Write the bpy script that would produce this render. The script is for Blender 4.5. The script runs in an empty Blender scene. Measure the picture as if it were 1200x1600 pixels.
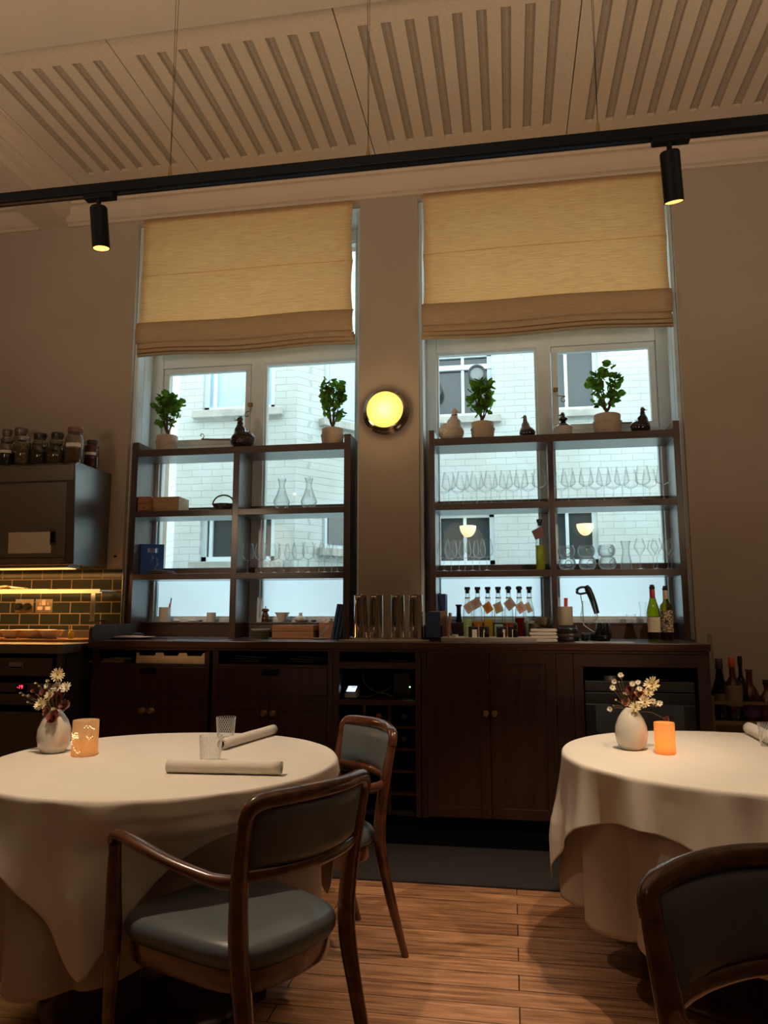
import bpy, bmesh, math, random
from mathutils import Vector, Matrix, Quaternion
C = bpy.context.scene.collection
S = bpy.context.scene
random.seed(11)
PI = math.pi
R = math.radians

# ---------------------------------------------------------------- camera, light, exposure
F_PX = 1165.0; YAW = R(9.54); PIT = R(7.95); EYE = 1.25
cam_d = bpy.data.cameras.new('camera')
cam = bpy.data.objects.new('camera', cam_d); C.objects.link(cam)
cam.location = (0, 0, EYE); cam.rotation_euler = (R(90) + PIT, 0, YAW)
cam_d.sensor_fit = 'HORIZONTAL'; cam_d.sensor_width = 36.0; cam_d.lens = 36.0 * F_PX / 1200.0
cam_d.clip_start = 0.05; cam_d.clip_end = 200
S.camera = cam

SKY = 2.3          # overcast daylight over the light well
SPOT = 42.0        # the track spots
FILLSPOT = 72.0    # added unseen uplights that brighten the ceiling
HEAT = 2.6        # lamp under the kitchen cabinet
EXPOSURE = 1.0
WARM = (1.0, 0.77, 0.53)

w = bpy.data.worlds.new('sky'); S.world = w; w.use_nodes = True
nt = w.node_tree; bg = nt.nodes['Background']
tc = nt.nodes.new('ShaderNodeTexCoord'); sx = nt.nodes.new('ShaderNodeSeparateXYZ'); rp = nt.nodes.new('ShaderNodeValToRGB')
nt.links.new(tc.outputs['Generated'], sx.inputs[0]); nt.links.new(sx.outputs['Z'], rp.inputs[0]); nt.links.new(rp.outputs[0], bg.inputs[0])
rp.color_ramp.elements[0].position = 0.0; rp.color_ramp.elements[0].color = (0.74, 0.88, 0.90, 1)
rp.color_ramp.elements[1].position = 0.7; rp.color_ramp.elements[1].color = (0.78, 0.94, 0.97, 1)
bg.inputs[1].default_value = SKY
S.view_settings.view_transform = 'Standard'; S.view_settings.look = 'None'
S.view_settings.exposure = EXPOSURE; S.view_settings.gamma = 1.0; S.view_settings.use_curve_mapping = False
try:
    S.cycles.transparent_max_bounces = 48; S.cycles.max_bounces = 10; S.cycles.sample_clamp_indirect = 4.0
except Exception: pass

def lamp(name, kind, loc, power, color=WARM, rot=(0, 0, 0), size=0.05, spot=60, blend=0.5, size_y=None):
    d = bpy.data.lights.new(name, kind); d.energy = power; d.color = color
    if kind == 'SPOT': d.spot_size = R(spot); d.spot_blend = blend; d.shadow_soft_size = size
    elif kind == 'AREA':
        d.size = size
        if size_y: d.shape = 'RECTANGLE'; d.size_y = size_y
    else: d.shadow_soft_size = size
    o = bpy.data.objects.new(name, d); C.objects.link(o); o.location = loc; o.rotation_euler = rot
    return o
def aim(frm, to):
    return (Vector(to) - Vector(frm)).to_track_quat('-Z', 'Y').to_euler()

# ---------------------------------------------------------------- places read off known planes of the room
CY, SY, CP, SP = math.cos(YAW), math.sin(YAW), math.cos(PIT), math.sin(PIT)
FW = (-SY*CP, CY*CP, SP); RT = (CY, SY, 0); UP = (SY*SP, -CY*SP, CP)
def ray(x, y):
    a = (x-600)/F_PX; b = -(y-800)/F_PX
    return [FW[i]+a*RT[i]+b*UP[i] for i in range(3)]
def onY(x, y, Y):
    d = ray(x, y); t = Y/d[1]; return Vector((d[0]*t, Y, EYE+d[2]*t))
def onZ(x, y, Z):
    d = ray(x, y); t = (Z-EYE)/d[2]; return Vector((d[0]*t, d[1]*t, Z))
def X_(x, Y, y=900):
    return onY(x, y, Y).x

# ---------------------------------------------------------------- materials
MATS = {}
def mat(name, col, rough=0.5, metal=0.0, var=0.0, scale=20.0, bump=0.0, bscale=None, spec=0.5, coat=0.0, stretch=None, col2=None, emis=None, estr=0.0, detail=4.0):
    if name in MATS: return MATS[name]
    m = bpy.data.materials.new(name); m.use_nodes = True; n = m.node_tree; b = n.nodes['Principled BSDF']
    b.inputs['Base Color'].default_value = (*col, 1); b.inputs['Roughness'].default_value = rough
    b.inputs['Metallic'].default_value = metal; b.inputs['Specular IOR Level'].default_value = spec
    b.inputs['Coat Weight'].default_value = coat; b.inputs['Coat Roughness'].default_value = 0.12
    t = n.nodes.new('ShaderNodeTexCoord'); mp = n.nodes.new('ShaderNodeMapping'); n.links.new(t.outputs['Object'], mp.inputs[0])
    if stretch: mp.inputs['Scale'].default_value = stretch
    if var > 0 or col2:
        ns = n.nodes.new('ShaderNodeTexNoise'); ns.inputs['Scale'].default_value = scale; ns.inputs['Detail'].default_value = detail
        n.links.new(mp.outputs[0], ns.inputs[0])
        r = n.nodes.new('ShaderNodeValToRGB'); n.links.new(ns.outputs['Fac'], r.inputs[0])
        c2 = col2 or tuple(min(1, c*(1+var)) for c in col); c1 = col if col2 else tuple(c*(1-var) for c in col)
        r.color_ramp.elements[0].position = 0.35; r.color_ramp.elements[0].color = (*c1, 1)
        r.color_ramp.elements[1].position = 0.65; r.color_ramp.elements[1].color = (*c2, 1)
        n.links.new(r.outputs[0], b.inputs['Base Color'])
    if bump > 0:
        nb = n.nodes.new('ShaderNodeTexNoise'); nb.inputs['Scale'].default_value = bscale or scale; nb.inputs['Detail'].default_value = 5
        n.links.new(mp.outputs[0], nb.inputs[0])
        bp = n.nodes.new('ShaderNodeBump'); bp.inputs['Strength'].default_value = bump; bp.inputs['Distance'].default_value = 0.004
        n.links.new(nb.outputs['Fac'], bp.inputs['Height']); n.links.new(bp.outputs[0], b.inputs['Normal'])
    if emis:
        b.inputs['Emission Color'].default_value = (*emis, 1); b.inputs['Emission Strength'].default_value = estr
    MATS[name] = m; return m

def glass_mat(name, tint=(1, 1, 1), edge=0.5, gloss=0.35, power=3.0, rough=0.02, base=0.03, scat=0.0):
    """thin clear glass: sees straight through, reflects and darkens towards its rims"""
    if name in MATS: return MATS[name]
    m = bpy.data.materials.new(name); m.use_nodes = True; n = m.node_tree; n.nodes.clear()
    out = n.nodes.new('ShaderNodeOutputMaterial'); mix = n.nodes.new('ShaderNodeMixShader')
    tr = n.nodes.new('ShaderNodeBsdfTransparent'); gl = n.nodes.new('ShaderNodeBsdfGlossy'); gl.inputs['Roughness'].default_value = rough
    lw = n.nodes.new('ShaderNodeLayerWeight'); lw.inputs['Blend'].default_value = 0.5
    pw = n.nodes.new('ShaderNodeMath'); pw.operation = 'POWER'; n.links.new(lw.outputs['Facing'], pw.inputs[0]); pw.inputs[1].default_value = power
    ml = n.nodes.new('ShaderNodeMath'); ml.operation = 'MULTIPLY_ADD'; n.links.new(pw.outputs[0], ml.inputs[0]); ml.inputs[1].default_value = gloss; ml.inputs[2].default_value = base
    cm = n.nodes.new('ShaderNodeMix'); cm.data_type = 'RGBA'; n.links.new(pw.outputs[0], cm.inputs['Factor'])
    cm.inputs['A'].default_value = (*tint, 1); cm.inputs['B'].default_value = (*[c*edge for c in tint], 1)
    n.links.new(cm.outputs['Result'], tr.inputs[0])
    tl = n.nodes.new('ShaderNodeBsdfTranslucent'); tl.inputs[0].default_value = (0.9, 0.95, 0.97, 1); m2 = n.nodes.new('ShaderNodeMixShader'); m2.inputs[0].default_value = scat
    n.links.new(gl.outputs[0], m2.inputs[1]); n.links.new(tl.outputs[0], m2.inputs[2])
    n.links.new(ml.outputs[0], mix.inputs[0]); n.links.new(tr.outputs[0], mix.inputs[1]); n.links.new(m2.outputs[0], mix.inputs[2])
    n.links.new(mix.outputs[0], out.inputs[0]); MATS[name] = m; return m

def cloth_through(name, col, trans=0.5, weave=900, rough=0.9, var=0.12, stretch=(1, 1, 1), glow=None):
    if name in MATS: return MATS[name]
    m = bpy.data.materials.new(name); m.use_nodes = True; n = m.node_tree; n.nodes.clear()
    out = n.nodes.new('ShaderNodeOutputMaterial'); mix = n.nodes.new('ShaderNodeMixShader'); mix.inputs[0].default_value = trans
    df = n.nodes.new('ShaderNodeBsdfDiffuse'); tl = n.nodes.new('ShaderNodeBsdfTranslucent')
    t = n.nodes.new('ShaderNodeTexCoord'); mp = n.nodes.new('ShaderNodeMapping'); mp.inputs['Scale'].default_value = stretch
    n.links.new(t.outputs['Object'], mp.inputs[0])
    ns = n.nodes.new('ShaderNodeTexNoise'); ns.inputs['Scale'].default_value = weave; ns.inputs['Detail'].default_value = 3; n.links.new(mp.outputs[0], ns.inputs[0])
    r = n.nodes.new('ShaderNodeValToRGB'); n.links.new(ns.outputs['Fac'], r.inputs[0])
    r.color_ramp.elements[0].position = 0.3; r.color_ramp.elements[0].color = (*[c*(1-var) for c in col], 1)
    r.color_ramp.elements[1].position = 0.7; r.color_ramp.elements[1].color = (*[min(1, c*(1+var)) for c in col], 1)
    n.links.new(r.outputs[0], df.inputs[0]); n.links.new(r.outputs[0], tl.inputs[0])
    n.links.new(mix.outputs[0], out.inputs[0]); n.links.new(df.outputs[0], mix.inputs[1]); n.links.new(tl.outputs[0], mix.inputs[2])
    MATS[name] = m; return m

def wood_mat(name, dark, light, rough=0.3, axis=0, scale=6.0, coat=0.3, bump=0.05):
    s = [1, 1, 1]; s[axis] = 0.06
    s = [c*8 for c in s]
    return mat(name, dark, rough, col2=light, scale=scale, stretch=tuple(s), bump=bump, bscale=scale*2, coat=coat, detail=8)

def brick_mat(name, ang, base=(0.50, 0.545, 0.535), mort=(0.40, 0.43, 0.42)):
    if name in MATS: return MATS[name]
    m = bpy.data.materials.new(name); m.use_nodes = True; n = m.node_tree; b = n.nodes['Principled BSDF']
    g = n.nodes.new('ShaderNodeNewGeometry'); sp = n.nodes.new('ShaderNodeSeparateXYZ'); n.links.new(g.outputs['Position'], sp.inputs[0])
    a = n.nodes.new('ShaderNodeMath'); a.operation = 'MULTIPLY'; a.inputs[1].default_value = math.cos(ang); n.links.new(sp.outputs['X'], a.inputs[0])
    c = n.nodes.new('ShaderNodeMath'); c.operation = 'MULTIPLY_ADD'; c.inputs[1].default_value = math.sin(ang); n.links.new(sp.outputs['Y'], c.inputs[0]); n.links.new(a.outputs[0], c.inputs[2])
    cb = n.nodes.new('ShaderNodeCombineXYZ'); n.links.new(c.outputs[0], cb.inputs[0]); n.links.new(sp.outputs['Z'], cb.inputs[1])
    nz = n.nodes.new('ShaderNodeTexNoise'); nz.inputs['Scale'].default_value = 9; nz.inputs['Detail'].default_value = 4; n.links.new(g.outputs['Position'], nz.inputs[0])
    wob = n.nodes.new('ShaderNodeVectorMath'); wob.operation = 'MULTIPLY_ADD'; n.links.new(nz.outputs['Color'], wob.inputs[0]); wob.inputs[1].default_value = (0.02, 0.022, 0); n.links.new(cb.outputs[0], wob.inputs[2])
    br = n.nodes.new('ShaderNodeTexBrick'); n.links.new(wob.outputs[0], br.inputs[0])
    br.inputs['Scale'].default_value = 1; br.inputs['Brick Width'].default_value = 0.235; br.inputs['Row Height'].default_value = 0.077; br.inputs['Mortar Size'].default_value = 0.004; br.inputs['Mortar Smooth'].default_value = 0.4
    br.inputs['Color1'].default_value = (*base, 1); br.inputs['Color2'].default_value = (*[x*0.96 for x in base], 1); br.inputs['Mortar'].default_value = (*mort, 1)
    n2 = n.nodes.new('ShaderNodeTexNoise'); n2.inputs['Scale'].default_value = 2.2; n2.inputs['Detail'].default_value = 6; n.links.new(g.outputs['Position'], n2.inputs[0])
    rr = n.nodes.new('ShaderNodeValToRGB'); n.links.new(n2.outputs['Fac'], rr.inputs[0]); rr.color_ramp.elements[0].position = 0.3; rr.color_ramp.elements[0].color = (0.86, 0.86, 0.82, 1); rr.color_ramp.elements[1].position = 0.6
    mx = n.nodes.new('ShaderNodeMix'); mx.data_type = 'RGBA'; mx.blend_type = 'MULTIPLY'; mx.inputs['Factor'].default_value = 1; n.links.new(br.outputs['Color'], mx.inputs['A']); n.links.new(rr.outputs[0], mx.inputs['B'])
    n.links.new(mx.outputs['Result'], b.inputs['Base Color']); b.inputs['Roughness'].default_value = 0.8
    bp = n.nodes.new('ShaderNodeBump'); bp.inputs['Strength'].default_value = 0.6; bp.inputs['Distance'].default_value = 0.012; bp.invert = True
    n.links.new(br.outputs['Fac'], bp.inputs['Height']); n.links.new(bp.outputs[0], b.inputs['Normal'])
    MATS[name] = m; return m

def floor_mat():
    m = bpy.data.materials.new('floor_boards'); m.use_nodes = True; n = m.node_tree; b = n.nodes['Principled BSDF']
    g = n.nodes.new('ShaderNodeNewGeometry')
    br = n.nodes.new('ShaderNodeTexBrick'); n.links.new(g.outputs['Position'], br.inputs[0])
    br.inputs['Scale'].default_value = 1; br.inputs['Brick Width'].default_value = 2.1; br.inputs['Row Height'].default_value = 0.11; br.inputs['Mortar Size'].default_value = 0.0022; br.inputs['Mortar Smooth'].default_value = 0.2; br.offset = 0.37
    br.inputs['Color1'].default_value = (0.52, 0.285, 0.155, 1); br.inputs['Color2'].default_value = (0.37, 0.19, 0.10, 1); br.inputs['Mortar'].default_value = (0.02, 0.008, 0.004, 1)
    mp = n.nodes.new('ShaderNodeMapping'); mp.inputs['Scale'].default_value = (1.2, 16, 1); n.links.new(g.outputs['Position'], mp.inputs[0])
    ns = n.nodes.new('ShaderNodeTexNoise'); ns.inputs['Scale'].default_value = 3; ns.inputs['Detail'].default_value = 9; ns.inputs['Roughness'].default_value = 0.65; n.links.new(mp.outputs[0], ns.inputs[0])
    r = n.nodes.new('ShaderNodeValToRGB'); n.links.new(ns.outputs['Fac'], r.inputs[0])
    r.color_ramp.elements[0].position = 0.32; r.color_ramp.elements[0].color = (0.34, 0.26, 0.22, 1); r.color_ramp.elements[1].position = 0.62; r.color_ramp.elements[1].color = (1.12, 1.08, 1.05, 1)
    mx = n.nodes.new('ShaderNodeMix'); mx.data_type = 'RGBA'; mx.blend_type = 'MULTIPLY'; mx.inputs['Factor'].default_value = 1; n.links.new(br.outputs['Color'], mx.inputs['A']); n.links.new(r.outputs[0], mx.inputs['B'])
    n.links.new(mx.outputs['Result'], b.inputs['Base Color']); b.inputs['Roughness'].default_value = 0.36; b.inputs['Specular IOR Level'].default_value = 0.45
    bp = n.nodes.new('ShaderNodeBump'); bp.inputs['Strength'].default_value = 0.4; bp.inputs['Distance'].default_value = 0.003; bp.invert = True
    n.links.new(br.outputs['Fac'], bp.inputs['Height']); n.links.new(bp.outputs[0], b.inputs['Normal'])
    return m

def speckle_mat(name, a, b_, scale=60, rough=0.25, thr=0.3, bump=0.5):
    if name in MATS: return MATS[name]
    m = bpy.data.materials.new(name); m.use_nodes = True; n = m.node_tree; b = n.nodes['Principled BSDF']
    t = n.nodes.new('ShaderNodeTexCoord'); v = n.nodes.new('ShaderNodeTexVoronoi'); v.inputs['Scale'].default_value = scale; n.links.new(t.outputs['Object'], v.inputs['Vector'])
    r = n.nodes.new('ShaderNodeValToRGB'); n.links.new(v.outputs['Distance'], r.inputs[0])
    r.color_ramp.elements[0].position = thr; r.color_ramp.elements[0].color = (*b_, 1); r.color_ramp.elements[1].position = thr+0.06; r.color_ramp.elements[1].color = (*a, 1)
    n.links.new(r.outputs[0], b.inputs['Base Color']); b.inputs['Roughness'].default_value = rough
    bp = n.nodes.new('ShaderNodeBump'); bp.inputs['Strength'].default_value = bump; bp.inputs['Distance'].default_value = 0.003; bp.invert = True
    n.links.new(v.outputs['Distance'], bp.inputs['Height']); n.links.new(bp.outputs[0], b.inputs['Normal'])
    MATS[name] = m; return m

M_wall = mat('wall_paint', (0.40, 0.325, 0.258), 0.85, var=0.03, scale=2.0, bump=0.05, bscale=120)
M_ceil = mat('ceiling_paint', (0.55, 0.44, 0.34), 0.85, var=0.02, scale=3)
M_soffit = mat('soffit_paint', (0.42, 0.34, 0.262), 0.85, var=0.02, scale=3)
M_panel = mat('acoustic_panel', (0.51, 0.41, 0.315), 0.9, bump=0.3, bscale=300, var=0.05, scale=60)
M_slot = mat('slot_felt', (0.34, 0.27, 0.205), 1.0, bump=0.5, bscale=400, var=0.12, scale=120)
M_white = mat('window_paint', (0.66, 0.73, 0.76), 0.45, var=0.05, scale=5, bump=0.1, bscale=30)
M_mahog = wood_mat('mahogany', (0.022, 0.007, 0.005), (0.046, 0.014, 0.009), 0.42, axis=2, coat=0.12)
M_mahogX = wood_mat('mahogany_across', (0.030, 0.010, 0.006), (0.062, 0.020, 0.011), 0.42, axis=0, coat=0.12)
M_shelf = wood_mat('shelf_wood', (0.034, 0.013, 0.009), (0.070, 0.028, 0.018), 0.42, axis=0, coat=1.0)
M_shelf.node_tree.nodes['Principled BSDF'].inputs['Coat IOR'].default_value = 1.5; M_shelf.node_tree.nodes['Principled BSDF'].inputs['Coat Roughness'].default_value = 0.28
M_shelfV = wood_mat('shelf_side_wood', (0.034, 0.013, 0.009), (0.070, 0.028, 0.018), 0.40, axis=2, coat=1.0)
M_shelfV.node_tree.nodes['Principled BSDF'].inputs['Coat IOR'].default_value = 1.6; M_shelfV.node_tree.nodes['Principled BSDF'].inputs['Coat Roughness'].default_value = 0.25
M_chair = wood_mat('chair_wood', (0.060, 0.018, 0.008), (0.125, 0.040, 0.016), 0.22, axis=1, scale=3, coat=0.6)
M_leather = mat('grey_leather', (0.100, 0.118, 0.128), 0.34, bump=0.12, bscale=260, coat=0.0, var=0.04, scale=8)
M_cloth = mat('white_linen', (0.72, 0.66, 0.58), 0.85, bump=0.12, bscale=700, var=0.02, scale=5)
M_cloth2 = mat('cream_undercloth', (0.43, 0.36, 0.29), 0.9, bump=0.12, bscale=500, var=0.02, scale=5)
M_black = mat('black_paint', (0.0025, 0.0025, 0.003), 0.6, spec=0.15)
M_blackp = mat('black_plastic', (0.012, 0.012, 0.013), 0.35)
M_brass = mat('aged_brass', (0.33, 0.24, 0.12), 0.35, 1.0)
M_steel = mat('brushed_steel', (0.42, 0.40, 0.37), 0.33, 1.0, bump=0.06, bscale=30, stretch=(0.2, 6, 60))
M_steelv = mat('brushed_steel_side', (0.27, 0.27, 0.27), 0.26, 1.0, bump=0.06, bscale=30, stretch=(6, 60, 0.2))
M_chrome = mat('chrome', (0.80, 0.74, 0.66), 0.07, 1.0)
M_glass = glass_mat('clear_glass', edge=0.62, gloss=0.75, power=2.6, scat=0.45)
M_pane = glass_mat('window_glass', tint=(0.97, 0.99, 0.99), edge=0.9, gloss=0.5, power=4, base=0.02)
M_film = cloth_through('frosted_film', (0.90, 0.93, 0.97), trans=0.95, weave=3, var=0.02)
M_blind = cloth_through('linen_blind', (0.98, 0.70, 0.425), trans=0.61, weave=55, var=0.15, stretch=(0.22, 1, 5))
M_blind2 = cloth_through('linen_blind_folded', (0.50, 0.355, 0.215), trans=0.08, weave=55, var=0.10, stretch=(0.25, 1, 5))  # same linen, with the shade of the stacked folds put into its colour
M_porc = mat('white_porcelain', (0.74, 0.70, 0.62), 0.28, coat=0.3)
M_paper = mat('paper', (0.72, 0.70, 0.64), 0.8)
M_terra = mat('pale_terracotta', (0.50, 0.40, 0.31), 0.85, bump=0.3, bscale=60, var=0.12, scale=14)
M_blue = mat('blue_cover', (0.016, 0.045, 0.14), 0.6)
M_bblue = mat('bright_blue_card', (0.03, 0.15, 0.62), 0.45)
M_boxwood = wood_mat('pale_box_wood', (0.42, 0.27, 0.13), (0.56, 0.38, 0.20), 0.5, axis=0, coat=0.0)
M_oak = wood_mat('orange_oak', (0.30, 0.12, 0.045), (0.42, 0.19, 0.08), 0.45, axis=0, coat=0.1)
M_leaf = cloth_through('green_leaf', (0.13, 0.27, 0.035), trans=0.5, weave=25, var=0.6)
M_stem = mat('brown_stem', (0.085, 0.05, 0.028), 0.8)
M_soil = mat('soil', (0.03, 0.02, 0.012), 1.0)
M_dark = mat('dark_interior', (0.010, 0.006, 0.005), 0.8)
M_mat = mat('dark_carpet', (0.020, 0.018, 0.017), 0.95, bump=0.4, bscale=300, var=0.3, scale=160)

# ---------------------------------------------------------------- geometry
def box(bm, x0, x1, y0, y1, z0, z1, mtx=None):
    v = [bm.verts.new((x, y, z)) for x in (x0, x1) for y in (y0, y1) for z in (z0, z1)]
    for f in ((0,1,3,2), (4,6,7,5), (0,4,5,1), (2,3,7,6), (0,2,6,4), (1,5,7,3)): bm.faces.new([v[i] for i in f])
    if mtx is not None:
        for q in v: q.co = mtx @ q.co
    return v
def cbox(bm, c, s, mtx=None):
    T = Matrix.Translation(Vector(c))
    if mtx is not None: T = T @ mtx
    return box(bm, -s[0]/2, s[0]/2, -s[1]/2, s[1]/2, -s[2]/2, s[2]/2, T)
def lathe(bm, prof, n=28, c=(0, 0, 0), mtx=None, cap0=True, cap1=True, wob=None):
    rings = []
    for r, z in prof:
        ring = []
        for i in range(n):
            a = 2*PI*i/n; rr = r*(wob(a, z) if wob else 1)
            p = Vector((rr*math.cos(a), rr*math.sin(a), z))
            if mtx is not None: p = mtx @ p
            ring.append(bm.verts.new(p + Vector(c)))
        rings.append(ring)
    for a, b in zip(rings, rings[1:]):
        for i in range(n):
            j = (i+1) % n; bm.faces.new((a[i], a[j], b[j], b[i]))
    if cap0: bm.faces.new(list(reversed(rings[0])))
    if cap1: bm.faces.new(rings[-1])
    return rings
def sweep(bm, pts, rad, n=12, up=(0, 0, 1), caps=True, sq=2.0):
    """tube of elliptical (sq=2) or rounded-square (sq>2) section; rad = number or (across, along up) per point"""
    pts = [Vector(p) for p in pts]; up = Vector(up)
    if not isinstance(rad, (list,)): rad = [rad]*len(pts)
    rings = []
    for i, p in enumerate(pts):
        t = (pts[min(i+1, len(pts)-1)] - pts[max(i-1, 0)]).normalized()
        s = t.cross(up)
        if s.length < 1e-3: s = t.cross(Vector((0, 1, 0)))
        s.normalize(); u = s.cross(t).normalized()
        r = rad[i]; ra, rb = (r, r) if not isinstance(r, tuple) else r
        ring = []
        for k in range(n):
            a = 2*PI*k/n; ca, sa = math.cos(a), math.sin(a)
            e = 2.0/sq
            cx = math.copysign(abs(ca)**e, ca); sx_ = math.copysign(abs(sa)**e, sa)
            ring.append(bm.verts.new(p + s*ra*cx + u*rb*sx_))
        rings.append(ring)
    for a, b in zip(rings, rings[1:]):
        for i in range(n):
            j = (i+1) % n; bm.faces.new((a[i], a[j], b[j], b[i]))
    if caps: bm.faces.new(list(reversed(rings[0]))); bm.faces.new(rings[-1])
def smooth_path(pts, k=6):
    pts = [Vector(p) if not isinstance(p, Vector) else p for p in pts]; out = []
    P = [pts[0]*2-pts[1]] + pts + [pts[-1]*2-pts[-2]]
    for i in range(1, len(P)-2):
        for j in range(k):
            t = j/k; a, b, c, d = P[i-1], P[i], P[i+1], P[i+2]
            out.append(0.5*((2*b)+(c-a)*t+(2*a-5*b+4*c-d)*t*t+(3*b-a-3*c+d)*t**3))
    out.append(pts[-1]); return out
def lerp_list(vals, k=6):
    out = []
    for a, b in zip(vals, vals[1:]):
        for j in range(k):
            t = j/k; t = t*t*(3-2*t)
            out.append(tuple(x+(y-x)*t for x, y in zip(a, b)) if isinstance(a, tuple) else a+(b-a)*t)
    out.append(vals[-1]); return out
def ellipsoid(bm, c, r, n=20, m=12, mtx=None):
    prof = [(math.sin(PI*i/m), -math.cos(PI*i/m)) for i in range(1, m)]
    T = Matrix.Translation(Vector(c))
    if mtx is not None: T = T @ mtx
    T = T @ Matrix.Diagonal((r[0], r[1], r[2], 1))
    rings = lathe(bm, prof, n, mtx=T, cap0=False, cap1=False)
    a = bm.verts.new(T @ Vector((0, 0, -1))); b = bm.verts.new(T @ Vector((0, 0, 1)))
    for i in range(n):
        j = (i+1) % n; bm.faces.new((a, rings[0][j], rings[0][i])); bm.faces.new((b, rings[-1][i], rings[-1][j]))
def prism(bm, poly, y0, y1, plane='xz', mtx=None):
    """poly of 2D points extruded; plane xz extrudes along y, yz along x, xy along z"""
    def p(a, b, c):
        v = {'xz': Vector((a, c, b)), 'yz': Vector((c, a, b)), 'xy': Vector((a, b, c))}[plane]
        return mtx @ v if mtx is not None else v
    A = [bm.verts.new(p(a, b, y0)) for a, b in poly]; B = [bm.verts.new(p(a, b, y1)) for a, b in poly]
    k = len(poly)
    for i in range(k): bm.faces.new((A[i], A[(i+1) % k], B[(i+1) % k], B[i]))
    bm.faces.new(list(reversed(A))); bm.faces.new(B)

def build(name, bm, m, parent=None, smooth=False, bevel=0.0, loc=None, auto=40):
    bmesh.ops.recalc_face_normals(bm, faces=bm.faces)
    me = bpy.data.meshes.new(name); bm.to_mesh(me); bm.free()
    me.materials.append(m)
    if smooth:
        for p in me.polygons: p.use_smooth = True
        try: me.set_sharp_from_angle(angle=R(auto))
        except Exception: pass
    o = bpy.data.objects.new(name, me); C.objects.link(o)
    if parent is not None: o.parent = parent
    if loc is not None: o.location = loc
    if bevel:
        b = o.modifiers.new('bevel', 'BEVEL'); b.width = bevel; b.segments = 2; b.limit_method = 'ANGLE'
    return o
def tag(o, label=None, cat=None, group=None, kind=None):
    if label: o['label'] = label
    if cat: o['category'] = cat
    if group: o['group'] = group
    if kind: o['kind'] = kind
    return o
def thing(name, label, cat, loc=(0, 0, 0), rotz=0, group=None):
    o = bpy.data.objects.new(name, None); C.objects.link(o); o.empty_display_size = 0.1
    o.location = loc; o.rotation_euler = (0, 0, rotz)
    return tag(o, label, cat, group)
def struct(name, bm, m, parent=None, smooth=False, bevel=0.0):
    o = build(name, bm, m, parent, smooth, bevel)
    if parent is None: o['kind'] = 'structure'
    return o
def copy_tree(o, parent=None):
    c = o.copy(); C.objects.link(c)
    c.parent = parent
    for ch in list(o.children): copy_tree(ch, c)
    return c
def dup(root, loc, rotz=None, label=None, group=None, scale=None):
    r = copy_tree(root); r.location = loc
    if rotz is not None: r.rotation_euler = (0, 0, rotz)
    if label: r['label'] = label
    if group: r['group'] = group
    if scale: r.scale = (scale,)*3
    return r
def NB(): return bmesh.new()
def lathed(name, prof, m, parent=None, n=28, c=(0, 0, 0), cap0=True, cap1=True, auto=50):
    bm = NB(); lathe(bm, prof, n, c, cap0=cap0, cap1=cap1); return build(name, bm, m, parent, True, auto=auto)
def boxed(name, args, m, parent=None, bevel=0.0):
    bm = NB(); box(bm, *args); return build(name, bm, m, parent, bevel=bevel)
def text_mesh(name, body, size, m, parent, loc, rot, align='CENTER', ext=0.0004):
    cu = bpy.data.curves.new(name, 'FONT'); cu.body = body; cu.size = size; cu.extrude = ext; cu.align_x = align; cu.align_y = 'CENTER'
    t = bpy.data.objects.new(name, cu); C.objects.link(t)
    dg = bpy.context.evaluated_depsgraph_get(); me = bpy.data.meshes.new_from_object(t.evaluated_get(dg))
    bpy.data.objects.remove(t); me.materials.clear(); me.materials.append(m)
    o = bpy.data.objects.new(name, me); C.objects.link(o); o.parent = parent; o.location = loc; o.rotation_euler = rot
    return o

# ================================================================ THE ROOM
WY = 4.75                       # room face of the window wall
CZ = 1.105                      # counter top
L0, L1, R0, R1 = -2.62, -0.966, -0.565, 1.09     # window openings
HEAD = 4.085
# window wall
bm = NB()
for a, b in ((-5.0, L0), (L1, R0), (R1, 3.6)): box(bm, a, b, WY, 5.4, 0, 4.5)
for a, b in ((L0, L1), (R0, R1)):
    box(bm, a, b, WY, 5.4, HEAD, 4.5); box(bm, a, b, WY, 5.4, 0, 1.09)
struct('wall_back', bm, M_wall)
bm = NB(); box(bm, -5.15, -5.0, -3.2, 5.4, 0, 4.5); struct('wall_left', bm, M_wall)
bm = NB(); box(bm, 3.6, 3.75, -3.2, 5.4, 0, 4.5); struct('wall_right', bm, M_wall)
bm = NB(); box(bm, -5.15, 3.75, -3.35, -3.2, 0, 4.5); struct('wall_front', bm, M_wall)
bm = NB(); box(bm, -5.15, 3.75, -3.35, WY, -0.1, 0); struct('floor', bm, floor_mat())
bm = NB(); box(bm, -3.2, 3.5, 3.70, 4.40, 0.0, 0.012); tag(build('floor_mat', bm, M_mat, bevel=0.004), 'dark grey carpet strip on the floor in front of the mahogany counter', 'carpet')

# ceiling: flat soffit over the guests, recessed coffers by the window wall
bm = NB()
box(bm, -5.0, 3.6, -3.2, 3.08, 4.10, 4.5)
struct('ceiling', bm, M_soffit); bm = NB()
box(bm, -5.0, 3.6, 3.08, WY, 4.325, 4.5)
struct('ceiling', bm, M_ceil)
# cornice along the window wall
def cornice(name, xa, xb):
    prof = [(4.75, 4.112), (4.725, 4.112), (4.722, 4.128), (4.70, 4.135), (4.665, 4.165), (4.635, 4.205), (4.625, 4.212), (4.600, 4.214), (4.595, 4.226), (4.56, 4.232), (4.535, 4.262), (4.515, 4.266), (4.512, 4.28), (4.50, 4.283), (4.50, 4.33), (4.75, 4.33)]
    bm = NB(); prism(bm, prof, xa, xb, 'yz'); return struct(name, bm, M_ceil)
cornice('trim_1', -3.17, 3.6)
cornice('trim_2', -5.0, -3.41)
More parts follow.
